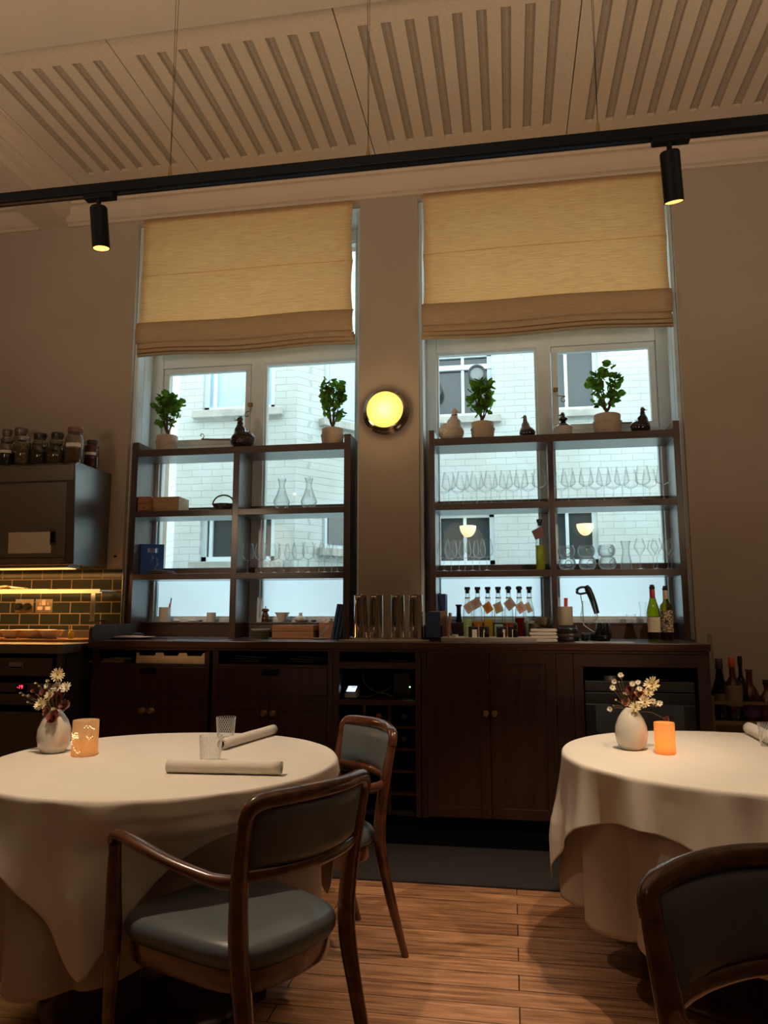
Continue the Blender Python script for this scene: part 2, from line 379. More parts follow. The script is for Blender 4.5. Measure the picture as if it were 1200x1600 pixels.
# cross beam at the coffer's end
bm = NB()
prof = [(-3.41, 4.125), (-3.17, 4.125), (-3.165, 4.15), (-3.12, 4.165), (-3.10, 4.205), (-3.075, 4.21), (-3.07, 4.225), (-3.04, 4.23), (-3.015, 4.262), (-2.985, 4.265), (-2.975, 4.285), (-2.96, 4.285), (-2.96, 4.33), (-3.62, 4.33), (-3.62, 4.285), (-3.56, 4.262), (-3.53, 4.23), (-3.48, 4.21), (-3.45, 4.165), (-3.415, 4.15)]
prism(bm, prof, 3.08, WY, 'xz'); struct('trim_3', bm, M_ceil)
# slotted acoustic panels
PW = 1.235
for k in range(-1, 4):
    x0 = -2.05 + PW*(k) ; x1 = x0 + PW
    first = 0
    if k == -1: first = 3; xs = -2.955
    else: xs = x0
    t = thing('acoustic_panel', ['narrow slotted ceiling panel beside the cross beam', 'slotted ceiling panel above the first blind, second from the cross beam', 'slotted ceiling panel in the middle of the recess above the round wall light', 'slotted ceiling panel above the second blind', 'slotted ceiling panel at the far end of the recess beyond the track lamp'][k+1], 'ceiling panel', (0, 0, 0), 0, 'slotted panels in the ceiling recess')
    bm = NB(); cx = (x0+x1)/2
    sl = [cx + 0.1225*(j-4) for j in range(first, 9)]
    box(bm, xs+0.003, x1-0.003, 3.085, 3.41, 4.28, 4.30); box(bm, xs+0.003, x1-0.003, 4.39, 4.50, 4.28, 4.30)
    e = xs+0.003
    for s in sl:
        box(bm, e, s-0.026, 3.41, 4.39, 4.28, 4.30); e = s+0.026
    box(bm, e, x1-0.003, 3.41, 4.39, 4.28, 4.30)
    build('board', bm, M_panel, t)
    bm = NB(); box(bm, xs+0.006, x1-0.006, 3.40, 4.40, 4.297, 4.32); build('slot_backing', bm, M_slot, t)

# ---------------------------------------------------------------- windows
def window(n, x0, x1, cas_left):
    FY = 5.05
    t = bpy.data.objects.new('window_%d' % n, None); C.objects.link(t); t['kind'] = 'structure'
    ml, mr = (-1.838, -1.735) if cas_left else (0.215, 0.312)
    fl, fr = x0+0.09, x1-0.085
    bm = NB()
    box(bm, x0, fl, FY, FY+0.09, 1.11, HEAD); box(bm, fr, x1, FY, FY+0.09, 1.11, HEAD)
    box(bm, ml, mr, FY+0.002, FY+0.09, 1.11, 4.0)
    box(bm, fl, fr, FY+0.004, FY+0.09, 3.09, 3.24); box(bm, fl, fr, FY, FY+0.09, 3.99, HEAD); box(bm, fl, fr, FY, FY+0.09, 1.11, 1.235)
    cl, cr = (fl, ml) if cas_left else (mr, fr)
    box(bm, cl, cr, FY+0.003, FY+0.09, 2.435, 2.495)
    build('window_frame', bm, M_white, t, bevel=0.006)
    # stepped beads round each light
    bm = NB()
    def ring(a, b, c, d, wdt, ya, yb):
        box(bm, a, b, ya, yb, d-wdt, d); box(bm, a, b, ya, yb, c, c+wdt); box(bm, a, a+wdt, ya, yb, c+wdt, d-wdt); box(bm, b-wdt, b, ya, yb, c+wdt, d-wdt)
    ol, orr = (mr, fr) if cas_left else (fl, ml)
    ring(ol, orr, 1.235, 3.09, 0.014, FY+0.02, FY+0.07)
    ring(cl, cr, 1.235, 2.435, 0.014, FY+0.02, FY+0.07)
    ring(ol, orr, 3.24, 3.99, 0.014, FY+0.02, FY+0.07); ring(cl, cr, 3.24, 3.99, 0.014, FY+0.02, FY+0.07)
    build('glazing_bead', bm, M_white, t)
    bm = NB(); ring(cl+0.004, cr-0.004, 2.497, 3.088, 0.042, FY+0.012, FY+0.055)
    s = build('casement_sash', bm, M_white, t, bevel=0.004)
    # curled iron catch and stay
    bm = NB(); lx = (ml+0.004) if cas_left else (cl+0.03)
    sp = [(lx + (0.028-0.0032*k)*math.cos(k*0.7+1.2) - (0.02 if cas_left else -0.05), FY-0.012, 2.70 + (0.028-0.0032*k)*math.sin(k*0.7+1.2)) for k in range(9)]
    sweep(bm, [(lx, FY-0.012, 2.78), (lx, FY-0.012, 2.735)] + sp, 0.004, 6)
    box(bm, lx-0.018, lx+0.012, FY-0.02, FY+0.01, 2.765, 2.79)
    build('window_catch', bm, M_brass, t, True)
    bm = NB(); hx = (cl+cr)/2
    sweep(bm, [(hx-0.02, FY-0.006, 2.535), (hx+0.26, FY-0.006, 2.52)], 0.006, 6)
    sweep(bm, [(hx-0.02 + (0.024-0.003*k)*math.cos(k*0.8-1.2), FY-0.008, 2.56+(0.024-0.003*k)*math.sin(k*0.8-1.2)) for k in range(8)], 0.0035, 6)
    build('window_stay', bm, M_brass, t, True)
    for (a, b, c, d) in ((cl, cr, 2.50, 3.085), (cl, cr, 1.235, 2.435), (ol, orr, 1.235, 3.09), (cl, cr, 3.24, 3.99), (ol, orr, 3.24, 3.99)):
        bm = NB(); box(bm, a, b, FY+0.040, FY+0.044, c, d); build('pane', bm, M_pane, t)
    for a, b in ((cl, cr), (ol, orr)):
        bm = NB(); box(bm, a+0.014, b-0.014, FY+0.047, FY+0.0475, 1.24, 1.50); f = build('frosted_film', bm, M_film, t)
    # painted jamb linings
    bm = NB()
    for sx_, xx in ((1, x0), (-1, x1)):
        box(bm, *sorted((xx, xx+sx_*0.008)), WY+0.035, FY, 1.11, HEAD)
        box(bm, *sorted((xx, xx+sx_*0.022)), WY+0.05, WY+0.14, 1.11, HEAD); box(bm, *sorted((xx, xx+sx_*0.016)), WY+0.155, FY-0.03, 1.11, HEAD)
    box(bm, x0, x1, WY+0.035, FY, HEAD-0.008, HEAD)
    build('jamb_lining', bm, M_white, t, bevel=0.003)
window(1, L0, L1, True)
window(2, R0, R1, False)

# ---------------------------------------------------------------- roman blinds
def blind(x0, x1, label, seed):
    t = thing('roman_blind', label, 'blind', ((x0+x1)/2, 4.715, 4.098), 0, None)
    rnd = random.Random(seed); W = (x1-x0)/2
    def sheet(name, prof, m, wid=lambda v: 0, par=t, wav=0.0):
        bm = NB(); N = 24; rows = []
        for i, (y, z) in enumerate(prof):
            row = []
            for k in range(N+1):
                u = -1+2*k/N; inn = wid(i/(len(prof)-1))
                row.append(bm.verts.new((u*(W-inn), y + 0.004*math.sin(u*5+seed) * wav, z + wav*0.006*math.sin(u*4.2+seed*1.7+z*3)*min(1, -z*4))))
            rows.append(row)
        for a, b in zip(rows, rows[1:]):
            for k in range(N): bm.faces.new((a[k], a[k+1], b[k+1], b[k]))
        o = build(name, bm, m, par, True, auto=60); 
        s = o.modifiers.new('thick', 'SOLIDIFY'); s.thickness = 0.0012; return o
    def seg(z0, z1, belly, n=10, y0=0, y1=0): return [(y0+(y1-y0)*i/n - belly*math.sin(PI*i/n), z0+(z1-z0)*i/n) for i in range(n+1)]
    main = seg(0, -0.428, 0.010) + [(0.010, -0.431)] + seg(-0.434, -0.785, 0.014) + [(0.012, -0.789)]
    def wd(v): return 0.012*abs(math.sin(v*2*PI))**0.8
    sheet('fabric', main, M_blind, wd, wav=0.6)
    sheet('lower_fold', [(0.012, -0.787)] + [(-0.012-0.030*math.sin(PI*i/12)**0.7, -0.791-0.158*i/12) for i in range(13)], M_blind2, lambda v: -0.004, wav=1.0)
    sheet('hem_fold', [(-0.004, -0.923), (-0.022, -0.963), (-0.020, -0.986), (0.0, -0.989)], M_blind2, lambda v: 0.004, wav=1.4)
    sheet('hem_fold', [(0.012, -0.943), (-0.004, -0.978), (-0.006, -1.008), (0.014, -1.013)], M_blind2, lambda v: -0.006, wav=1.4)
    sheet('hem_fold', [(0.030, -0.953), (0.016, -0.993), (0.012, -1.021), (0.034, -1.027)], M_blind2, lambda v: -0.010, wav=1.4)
    bm = NB(); box(bm, -W+0.01, W-0.01, 0.003, 0.033, -0.030, -0.002); build('head_rail', bm, M_blind2, t)
    return t
blind(-2.565, -1.005, 'linen roman blind over the window nearest the steel cabinet', 1)
blind(-0.530, 1.045, 'linen roman blind over the window behind the lit track lamp', 2)
# beaded pull chains
for nm, cx, z0 in (('the first window', L1-0.022, 1.66), ('the second window', R1-0.024, 2.47)):
    bm = NB()
    for s in (0, 1):
        z = HEAD-0.03
        while z > z0:
            ellipsoid(bm, (cx-0.012*s, 4.775+0.03*s, z), (0.0028,)*3, 6, 4); z -= 0.0115
    tag(build('blind_chain', bm, mat('grey_bead', (0.12, 0.12, 0.13), 0.4)), 'beaded pull chain hanging in the jamb of ' + nm, 'chain')

# ---------------------------------------------------------------- outside: the white painted brick building across the light well
M_br0 = brick_mat('white_brick', 0)
M_br1 = brick_mat('white_brick_cant', R(50)); M_br2 = brick_mat('white_brick_cant_two', R(-50))
M_outw = mat('blue_white_paint', (0.60, 0.70, 0.74), 0.5); M_outg = mat('dark_window_glass', (0.035, 0.045, 0.05), 0.12, spec=0.6)
M_frg = mat('pale_blue_glass', (0.42, 0.60, 0.70), 0.25); M_sill = mat('grey_stone_sill', (0.40, 0.40, 0.37), 0.85, var=0.15, scale=8)
bld = thing('brick_building', 'white painted brick building across the light well, seen through both windows', 'building', (0, 0, 0))
bm = NB(); BY = 7.6
# bay front with window holes left as recesses
def wall_holes(bm, x0, x1, z0, z1, holes, Y, th=0.2):
    xs = sorted({x0, x1, *[h[0] for h in holes], *[h[1] for h in holes]}); zs = sorted({z0, z1, *[h[2] for h in holes], *[h[3] for h in holes]})
    for a, b in zip(xs, xs[1:]):
        for c, d in zip(zs, zs[1:]):
            if any(h[0] <= a and b <= h[1] and h[2] <= c and d <= h[3] for h in holes): continue
            box(bm, a, b, Y, Y+th, c, d)
BH = [(-3.32, -2.49, 3.50, 4.20), (-3.30, -2.46, 1.83, 2.36)]
wall_holes(bm, -3.60, -2.24, -1, 5.6, BH, BY)
build('bay_front', bm, M_br0, bld)
def cant(name, p0, p1, m):
    bm = NB(); d = Vector((p1[0]-p0[0], p1[1]-p0[1])); nn = Vector((-d.y, d.x)).normalized()*0.15
    prism(bm, [p0, p1, (p1[0]+nn.x, p1[1]+nn.y), (p0[0]+nn.x, p0[1]+nn.y)], -1, 5.6, 'xy'); build(name, bm, m, bld)
cant('bay_side', (-4.50, 8.7), (-3.60, 7.6), M_br1)
cant('bay_side', (-2.24, 7.6), (-1.34, 8.7), M_br2)
FH = [(-0.84, -0.155, 3.58, 4.38), (0.50, 1.06, 3.60, 4.38), (-0.86, -0.16, 1.83, 2.44), (0.40, 0.99, 1.83, 2.47)]
bm = NB(); wall_holes(bm, -1.45, 6.0, -1, 5.6, FH, 8.6); build('facade', bm, M_br0, bld)
bm = NB(); box(bm, -9, -4.4, 8.6, 8.8, -1, 5.6); build('facade', bm, M_br0, bld)
def out_window(h, Y, gm, bars=(), cross=(), lampx=None):
    f = None; a, b, c, d = h
    bm = NB(); wdt = 0.055
    box(bm, a, b, Y+0.05, Y+0.11, d-wdt, d); box(bm, a, b, Y+0.05, Y+0.11, c, c+wdt); box(bm, a, a+wdt, Y+0.05, Y+0.11, c, d); box(bm, b-wdt, b, Y+0.05, Y+0.11, c, d)
    for q in bars: box(bm, q-0.018, q+0.018, Y+0.055, Y+0.10, c, d)
    for q in cross: box(bm, a, b, Y+0.04, Y+0.10, q-0.03, q+0.03)
    f = build('window', bm, M_outw, bld)
    bm = NB(); box(bm, a, b, Y+0.09, Y+0.10, c, d); build('pane', bm, gm, f)
    bm = NB(); box(bm, a-0.10, b+0.10, Y-0.07, Y+0.05, c-0.085, c-0.002); build('sill', bm, M_sill, f, bevel=0.006)
    return f
out_window(BH[0], BY, M_frg, bars=(-3.20, -2.62)); out_window(BH[1], BY, M_outg, bars=(-3.2,))
out_window(FH[0], 8.6, M_outg, bars=(-0.50,), cross=(4.20,)); out_window(FH[1], 8.6, M_outg, bars=(0.70,))
out_window(FH[2], 8.6, M_outg, bars=(-0.50,)); out_window(FH[3], 8.6, M_outg, bars=(0.66,))
# window in the right cant
T = Matrix.Translation(Vector((-1.95, 7.93, 0))) @ Matrix.Rotation(R(50.7), 4, 'Z')
for c, d, gm in ((3.42, 4.2, M_frg), (1.98, 2.42, M_outg)):
    bm = NB(); box(bm, -0.06, 0.42, -0.02, 0.03, c, d, T); f = build('window', bm, M_outw, bld)
    bm = NB(); box(bm, -0.03, 0.34, -0.035, 0.0, c+0.05, d-0.04, T); build('pane', bm, gm, f)
    bm = NB(); box(bm, -0.14, 0.46, -0.09, 0.02, c-0.08, c, T); build('sill', bm, M_sill, f)
# dentilled coping of the boundary wall in the well
bm = NB(); box(bm, -6, 5, 6.7, 6.9, -1, 1.55); x = -6
while x < 5:
    box(bm, x, x+0.055, 6.66, 6.94, 1.55, 1.60); x += 0.11
box(bm, -6, 5, 6.68, 6.92, 1.60, 1.625)
tag(build('parapet', bm, mat('parapet_paint', (0.55, 0.68, 0.72), 0.7)), 'low pale blue parapet with a toothed coping in the light well outside', 'parapet')
bm = NB(); box(bm, -9, 6, 5.4, 9, -1.1, -1.0); struct('ground', bm, mat('concrete', (0.4, 0.4, 0.38), 0.9))
# round vent fans fixed in two panes of the upper dark window
for nm, c, s, r in (('larger', onY(672, 610, 8.56), 0, 0.145), ('smaller', onY(745, 584, 8.56), 0, 0.105)):
    t = thing('vent_fan', nm + ' round vent set in the upper pane of the dark window opposite', 'vent', c)
    bm = NB(); TT = Matrix.Rotation(R(90), 4, 'X')
    lathe(bm, [(r, -0.03), (r, 0.03), (r*0.78, 0.03), (r*0.78, -0.03)], 28, mtx=TT, cap0=False, cap1=False)
    build('ring', bm, M_blackp, t, True)
    bm = NB(); lathe(bm, [(r*0.78, 0.0), (r*0.76, 0.01)], 28, mtx=TT); build('disc', bm, mat('vent_grey', (0.20, 0.22, 0.23), 0.4), t)
# warm glowing bowl shapes set before the lower panes opposite
M_glow = mat('glowing_bowl', (0.9, 0.7, 0.4), 0.5, emis=(1.0, 0.70, 0.38), estr=0.36)
for (px, py), lb in (((731, 822), 'glowing half round bowl shape in the lower dark window beside the wine glasses'), ((914, 819), 'glowing half round bowl shape in the lower dark window above the stacked tumblers')):
    c = onY(px, py, 8.55); bm = NB()
    lathe(bm, [(0.095*math.sin(a), -0.13*math.cos(a)) for a in [PI/2*i/8 for i in range(1, 9)]], 20, c=c)
    o = build('glow_bowl', bm, M_glow, None, True); tag(o, lb, 'lamp')

# ---------------------------------------------------------------- round wall light on the pier
t = thing('wall_light', 'round chrome wall light with a glowing yellow glass between the windows', 'wall light', (-0.782, WY, 2.592))
TT = Matrix.Rotation(R(90), 4, 'X')
bm = NB(); lathe(bm, [(0.155, 0.0), (0.157, 0.02), (0.148, 0.028), (0.150, 0.04), (0.140, 0.048), (0.141, 0.06), (0.130, 0.070), (0.122, 0.072), (0.120, 0.055)], 48, mtx=TT, cap1=False); build('chrome_ring', bm, mat('ring_chrome', (0.5, 0.48, 0.45), 0.12, 1.0), t, True, auto=20)
bm = NB(); lathe(bm, [(0.122, 0.05), (0.120, 0.068), (0.105, 0.082), (0.075, 0.093), (0.04, 0.098), (0.001, 0.10)], 40, mtx=TT)
mm = mat('yellow_glass', (0.9, 0.7, 0.2), 0.3, emis=(1.0, 0.68, 0.16), estr=0.50); build('glass_dome', bm, mm, t, True)
lamp('wall_light_lamp', 'POINT', (-0.782, WY-0.16, 2.592), 1.2, (1.0, 0.68, 0.32), size=0.09)

# ---------------------------------------------------------------- track rail and spots
t = thing('track_rail', 'long black lighting track hanging below the ceiling on thin wires', 'track rail', (0, 2.2, 2.705))
bm = NB(); box(bm, -4.9, 3.5, -0.018, 0.018, -0.016, 0.018); build('rail', bm, M_black, t, bevel=0.002)
bm = NB(); box(bm, -4.9, 3.5, -0.006, 0.006, -0.017, -0.0155); build('track_slot', bm, mat('slot_metal', (0.05, 0.06, 0.09), 0.3, 1.0), t)
for i, wx in enumerate((-1.108, -0.422, 0.301)):
    for sgn in (-1, 1):
        bm = NB(); sweep(bm, [(wx, 0, 0.05), (wx+sgn*0.008, sgn*0.004, 1.394)], 0.0008, 5); build('wire', bm, M_black, t)
    bm = NB(); lathe(bm, [(0.006, 0.014), (0.007, 0.03), (0.004, 0.055), (0.0015, 0.062)], 10, c=(wx, 0, 0)); build('wire_clip', bm, M_brass, t, True)
def spotlight(x, lab, target, power, cone=70, vis=True, Y=2.2, Zr=2.69, cyl=0.145):
    p = Vector((x, Y, Zr-0.045)); d = (Vector(target)-p).normalized()
    t = thing('track_spotlight', lab, 'spotlight', (x, Y, Zr-0.0))
    q = Vector((0, 0, -1)).rotation_difference(d).to_matrix().to_4x4()
    bm = NB(); box(bm, -0.05, 0.06, -0.016, 0.016, -0.02, 0.0); build('adapter', bm, M_black, t, bevel=0.003)
    bm = NB(); sweep(bm, [(0, 0, -0.018), (0, 0, -0.05)], 0.008, 8); build('stem', bm, M_black, t, True)
    bm = NB(); T = Matrix.Translation((0, 0, -0.045)) @ q
    lathe(bm, [(0.004, 0.0), (0.026, -0.001), (0.029, -0.006), (0.029, -cyl), (0.0265, -cyl), (0.0255, -cyl+0.022), (0.002, -cyl+0.024)], 28, mtx=T); build('lamp_body', bm, M_black, t, True, auto=30)
    bm = NB(); lathe(bm, [(0.0262, -cyl+0.001), (0.0185, -cyl+0.020)], 24, mtx=T, cap0=False, cap1=False); build('reflector', bm, mat('gold_reflector', (0.9, 0.55, 0.15), 0.3, 0.6, emis=(1.0, 0.55, 0.12), estr=0.9), t, True)
    bm = NB(); lathe(bm, [(0.0185, -cyl+0.0195), (0.004, -cyl+0.0185)], 20, mtx=T); build('lens', bm, mat('lamp_lens', (1, 0.9, 0.7), 0.3, emis=(1.0, 0.85, 0.55), estr=7.0), t)
    lp = p + d*(cyl+0.002)
    lamp('track_lamp', 'SPOT', lp, power, WARM, aim(lp, target), size=0.018, spot=cone, blend=0.55)
TLa = (-1.27, 2.45, 0.75); TRa = (0.70, 2.75, 0.75)
spotlight(-1.366, 'lit black track spotlight above the round table nearest the steel cabinet', TLa, SPOT, 74)
spotlight(0.507, 'lit black track spotlight in front of the second blind', TRa, SPOT, 74, cyl=0.15)
spotlight(1.55, 'black track spotlight beyond the frame lighting the bottles on the counter', (0.35, 4.6, 1.40), 40, 31)
spotlight(-2.35, 'black track spotlight beyond the frame lighting the first shelving', (-1.85, 4.6, 1.40), 40, 30)
spotlight(2.6, 'unseen black track spotlight added to brighten the wall by the bottle trolley', (1.55, 4.7, 1.2), 8, 60)  # unseen spot added to lift the low wall
# unseen fill lamps and rail added to brighten the room, then a floor spot
t = thing('added_rear_rail', 'unseen black lighting track added behind the guest to go with the fill lamps', 'track rail', (0, -0.9, 2.95))
bm = NB(); box(bm, -4.9, 3.5, -0.018, 0.018, -0.016, 0.018); build('rail', bm, M_black, t)
for x, y in ((-3.0, 1.2), (-0.6, 0.6), (2.0, 1.2)):
    p = Vector((x, y, 2.15)); lamp('ceiling_fill_lamp', 'SPOT', p, FILLSPOT, WARM, aim(p, (x*0.9, y+0.55, 3.4)), size=0.3, spot=155, blend=1.0)  # unseen uplights added to brighten the ceiling and upper walls
p = Vector((-0.2, -1.2, 3.6)); lamp('room_fill_lamp', 'SPOT', p, 3, WARM, aim(p, (-0.1, 1.2, 0.0)), size=0.12, spot=95, blend=0.8)  # unseen lamp added as fill from behind the camera
p = Vector((0.75, 2.6, 3.7)); lamp('floor_spot_lamp', 'SPOT', p, 75, WARM, aim(p, (-0.1, 3.35, 0.0)), size=0.03, spot=36, blend=0.8)

# ================================================================ SHELVING IN THE WINDOWS
SY0, SY1 = 4.78, 5.045
def shelving(x0, xd0, xd1, x1, wpost, label):
    t = thing('window_shelving', label, 'shelving', (0, 0, 0))
    def slab(name, a, b, y0, y1, c, d, m): return boxed(name, (a, b, y0, y1, c, d), m, t, bevel=0.002)
    slab('side_panel', x0, x0+wpost, SY0, SY1, CZ, 2.463, M_shelfV)
    slab('side_panel', x1-wpost, x1, SY0, SY1, CZ, 2.463, M_shelfV)
    slab('divider', xd0, xd1, SY0+0.002, SY1, CZ, 2.36, M_shelfV)
    slab('top_shelf', x0+wpost, x1-wpost, SY0, SY1, 2.358, 2.407, M_shelf)
    for z0, z1 in ((1.930, 1.972), (1.497, 1.537)):
        for a, b in ((x0+wpost, xd0), (xd1, x1-wpost)):
            s = slab('shelf', a, b, SY0+0.001, SY1, z0, z1, M_shelf)
            bm = NB(); box(bm, a, b, SY1-0.03, SY1-0.012, z1, z1+0.052); build('back_lip', bm, M_shelf, s)
    for a, b in ((x0+wpost, xd0), (xd1, x1-wpost)):
        slab('upstand', a, b, 4.955, 4.975, CZ, 1.195, M_shelf)
        slab('sill_board', a, b, 4.95, 5.048, 1.195, 1.209, M_shelf)
    return t
shelving(-2.600, -1.852, -1.808, -1.030, 0.045, 'dark wooden open shelving in the window nearest the kitchen')
shelving(-0.505, 0.257, 0.293, 1.066, 0.038, 'dark wooden open shelving in the window filled with wine glasses')

# ================================================================ THE COUNTER
CF = 4.20
ct = thing('counter_top', 'dark mahogany counter top running under both windows', 'counter top', (0, 0, 0))
bm = NB(); box(bm, -2.49, 1.03, 4.19, WY, 1.066, CZ); box(bm, L0+0.012, L1-0.012, WY, 4.95, 1.09, CZ); box(bm, R0+0.012, R1-0.012, WY, 4.95, 1.09, CZ)
build('slab', bm, wood_mat('counter_wood', (0.045, 0.017, 0.011), (0.080, 0.030, 0.019), 0.28, axis=0, coat=0.4), ct, bevel=0.003)
boxed('edge_moulding', (-2.485, 1.022, CF-0.004, CF+0.02, 1.050, 1.066), M_mahogX, ct, bevel=0.003)
# curved end board
bm = NB(); pr = [(-2.49, CZ), (-2.49, 1.185)]
prism(bm, [(4.205, 1.06), (4.205, 1.16)] + [(4.245-0.04*math.cos(a), 1.16+0.04*math.sin(a)) for a in [PI/2*i/6 for i in range(1, 7)]] + [(WY, 1.20), (WY, 1.06)], -2.515, -2.492, 'yz')
build('end_board', bm, mat('worn_end_board', (0.055, 0.040, 0.032), 0.55, var=0.25, scale=12), ct)

def recessed_panel(name, a, b, c, d, parent, y=CF, knobs=(), slot=None):
    bm = NB(); box(bm, a, b, y, y+0.022, c, d); o = build(name, bm, M_mahog, parent, bevel=0.002)
    if name == 'door':
        bm = NB(); w_ = 0.055
        box(bm, a, a+w_, y-0.006, y, c, d); box(bm, b-w_, b, y-0.006, y, c, d); box(bm, a+w_, b-w_, y-0.006, y, d-w_, d); box(bm, a+w_, b-w_, y-0.006, y, c, c+w_)
        build('door_frame', bm, M_mahog, o, bevel=0.0015)
    for kx, kz in knobs:
        bm = NB(); T = Matrix.Translation((kx, y-0.004, kz)) @ Matrix.Rotation(R(90), 4, 'X')
        lathe(bm, [(0.016, 0), (0.016, 0.004), (0.007, 0.008), (0.007, 0.016), (0.016, 0.022), (0.019, 0.030), (0.014, 0.037), (0.004, 0.040)], 20, mtx=T)
        build('knob', bm, M_brass, o, True, auto=25)
    if slot:
        bm = NB(); box(bm, slot[0], slot[1], y-0.001, y+0.004, d-0.045, d-0.008); build('finger_slot', bm, M_black, o)
    return o
def cab(name, label, x0, x1):
    t = thing(name, label, 'cabinet', (0, 0, 0), 0, None); return t
def carcass(t, x0, x1, z0=0.17, z1=1.05, back=True):
    bm = NB(); box(bm, x0, x0+0.018, CF+0.023, WY-0.02, z0, z1); box(bm, x1-0.018, x1, CF+0.023, WY-0.02, z0, z1); box(bm, x0+0.018, x1-0.018, WY-0.04, WY-0.02, z0, z1); box(bm, x0+0.018, x1-0.018, CF+0.023, WY-0.04, z0, z0+0.018)
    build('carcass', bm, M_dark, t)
def rails(t, rects, m=None):
    bm = NB()
    for a, b, c, d in rects: box(bm, a, b, CF+0.001, CF+0.05, c, d)
    build('face_frame', bm, m or M_mahog, t, bevel=0.0015)
# 1, 2: drawer cabinets
for (x0, x1, lab, kn, sl) in ((-2.481, -1.74, 'dark drawer cabinet with an open slot beside the kitchen', (-2.136, -2.080), (-2.17, -2.07)), (-1.72, -1.00, 'dark drawer cabinet with an open slot next to the card reader shelves', (-1.396, -1.343), (-1.42, -1.315))):
    t = cab('drawer_cabinet', lab, x0, x1); carcass(t, x0, x1)
    xm = (kn[0]+kn[1])/2
    rails(t, [(x0, x0+0.035, 0.17, 1.05), (x1-0.03, x1, 0.17, 1.05), (x0+0.035, x1-0.03, 0.775, 0.80)])
    boxed('niche_shelf', (x0+0.035, x1-0.03, CF+0.004, WY-0.05, 0.957, 0.972), M_mahogX, t, bevel=0.001)
    recessed_panel('drawer_front', x0+0.037, x1-0.032, 0.802, 0.955, t, slot=sl)
    recessed_panel('door', x0+0.037, xm-0.0015, 0.175, 0.773, t, knobs=((kn[0], 0.703),))
    recessed_panel('door', xm+0.0015, x1-0.032, 0.175, 0.773, t, knobs=((kn[1], 0.703),))
# 3: open niche with card reader over a wine grid
x0, x1 = -0.998, -0.50
t = cab('wine_rack_cabinet', 'open shelf unit with a wine bottle grid in the middle of the counter', x0, x1); carcass(t, x0, x1)
rails(t, [(x0, x0+0.035, 0.17, 1.05), (x1-0.03, x1, 0.17, 1.05), (x0+0.035, x1-0.03, 0.958, 0.978), (x0+0.035, x1-0.03, 0.758, 0.786)])
boxed('shelf', (x0+0.02, x1-0.02, CF+0.01, WY-0.05, 0.975, 0.992), M_mahogX, t); boxed('shelf', (x0+0.02, x1-0.02, CF+0.01, WY-0.05, 0.765, 0.780), M_mahogX, t)
bm = NB(); gx = [x0+0.035+i*(x1-x0-0.065)/3 for i in range(4)]
for q in gx[1:3]: box(bm, q-0.008, q+0.008, CF+0.005, WY-0.05, 0.175, 0.758)
for j in range(1, 5): box(bm, gx[0], gx[3], CF+0.007, WY-0.05, 0.758-0.118*j-0.007, 0.758-0.118*j+0.007)
build('bottle_grid', bm, M_mahog, t)
for i, (gi, gj, cc) in enumerate(((1, 0, (0.45, 0.12, 0.03)), (2, 0, (0.03, 0.04, 0.04)), (2, 1, (0.03, 0.04, 0.04)), (1, 2, (0.05, 0.03, 0.03)))):
    bx = (gx[gi]+gx[gi+1])/2; bz = 0.758-0.118*(gj+1)+0.007
    T = Matrix.Translation((bx, CF+0.06, bz+0.043)) @ Matrix.Rotation(R(-90), 4, 'X')
    b = thing('wine_bottle', ['orange capped bottle lying in the top row of the wine grid', 'dark bottle lying in the top corner of the wine grid', 'dark bottle lying in the second row of the wine grid', 'dark bottle lying in the third row of the wine grid'][i], 'wine bottle', (0, 0, 0), 0, 'bottles lying in the wine grid')
    bm = NB(); lathe(bm, [(0.014, 0.03), (0.014, 0.09), (0.036, 0.14), (0.037, 0.30), (0.03, 0.31)], 20, mtx=T); build('body', bm, mat('dark_bottle_glass', (0.012, 0.02, 0.012), 0.1), b, True)
    bm = NB(); lathe(bm, [(0.0155, 0.0), (0.0155, 0.045)], 16, mtx=T); build('capsule', bm, mat('capsule_%d' % i, cc, 0.4), b, True)
# 4: double door cupboard
x0, x1 = -0.496, 0.325
t = cab('double_door_cupboard', 'tall plain double door mahogany cupboard with two brass knobs', x0, x1); carcass(t, x0, x1)
rails(t, [(x0, x0+0.03, 0.17, 1.05)]); rails(t, [(0.236, x1, 0.17, 1.05)])
recessed_panel('door', x0+0.032, -0.1215, 0.18, 1.048, t, knobs=((-0.144, 0.728),)); recessed_panel('door', -0.1185, 0.234, 0.18, 1.048, t, knobs=((-0.096, 0.728),))
# 5: fridge housing and glass fridge
x0, x1 = 0.327, 1.022
t = cab('fridge_housing', 'mahogany surround framing the undercounter glass fridge', x0, x1)
rails(t, [(x0, x0+0.05, 0.0, 0.98), (x1-0.062, x1, 0.0, 0.98), (x0, x1, 0.98, 1.05)])
bm = NB(); box(bm, x0, x0+0.018, CF+0.051, WY-0.02, 0, 1.05); box(bm, x1-0.018, x1, CF+0.051, WY-0.02, 0, 1.05); box(bm, x0+0.018, x1-0.018, WY-0.04, WY-0.02, 0, 1.05); build('carcass', bm, M_mahog, t)
fr = thing('glass_door_fridge', 'black undercounter fridge with a glass door behind the flower vase', 'fridge', (0, 0, 0))
bm = NB(); fx0, fx1 = 0.385, 0.950; fz1 = 0.905
box(bm, fx0, fx1, CF+0.08, WY-0.06, 0.06, 0.08); box(bm, fx0, fx1, CF+0.08, WY-0.06, fz1-0.02, fz1); box(bm, fx0, fx0+0.02, CF+0.08, WY-0.06, 0.08, fz1-0.02); box(bm, fx1-0.02, fx1, CF+0.08, WY-0.06, 0.08, fz1-0.02); box(bm, fx0+0.02, fx1-0.02, WY-0.09, WY-0.06, 0.08, fz1-0.02)
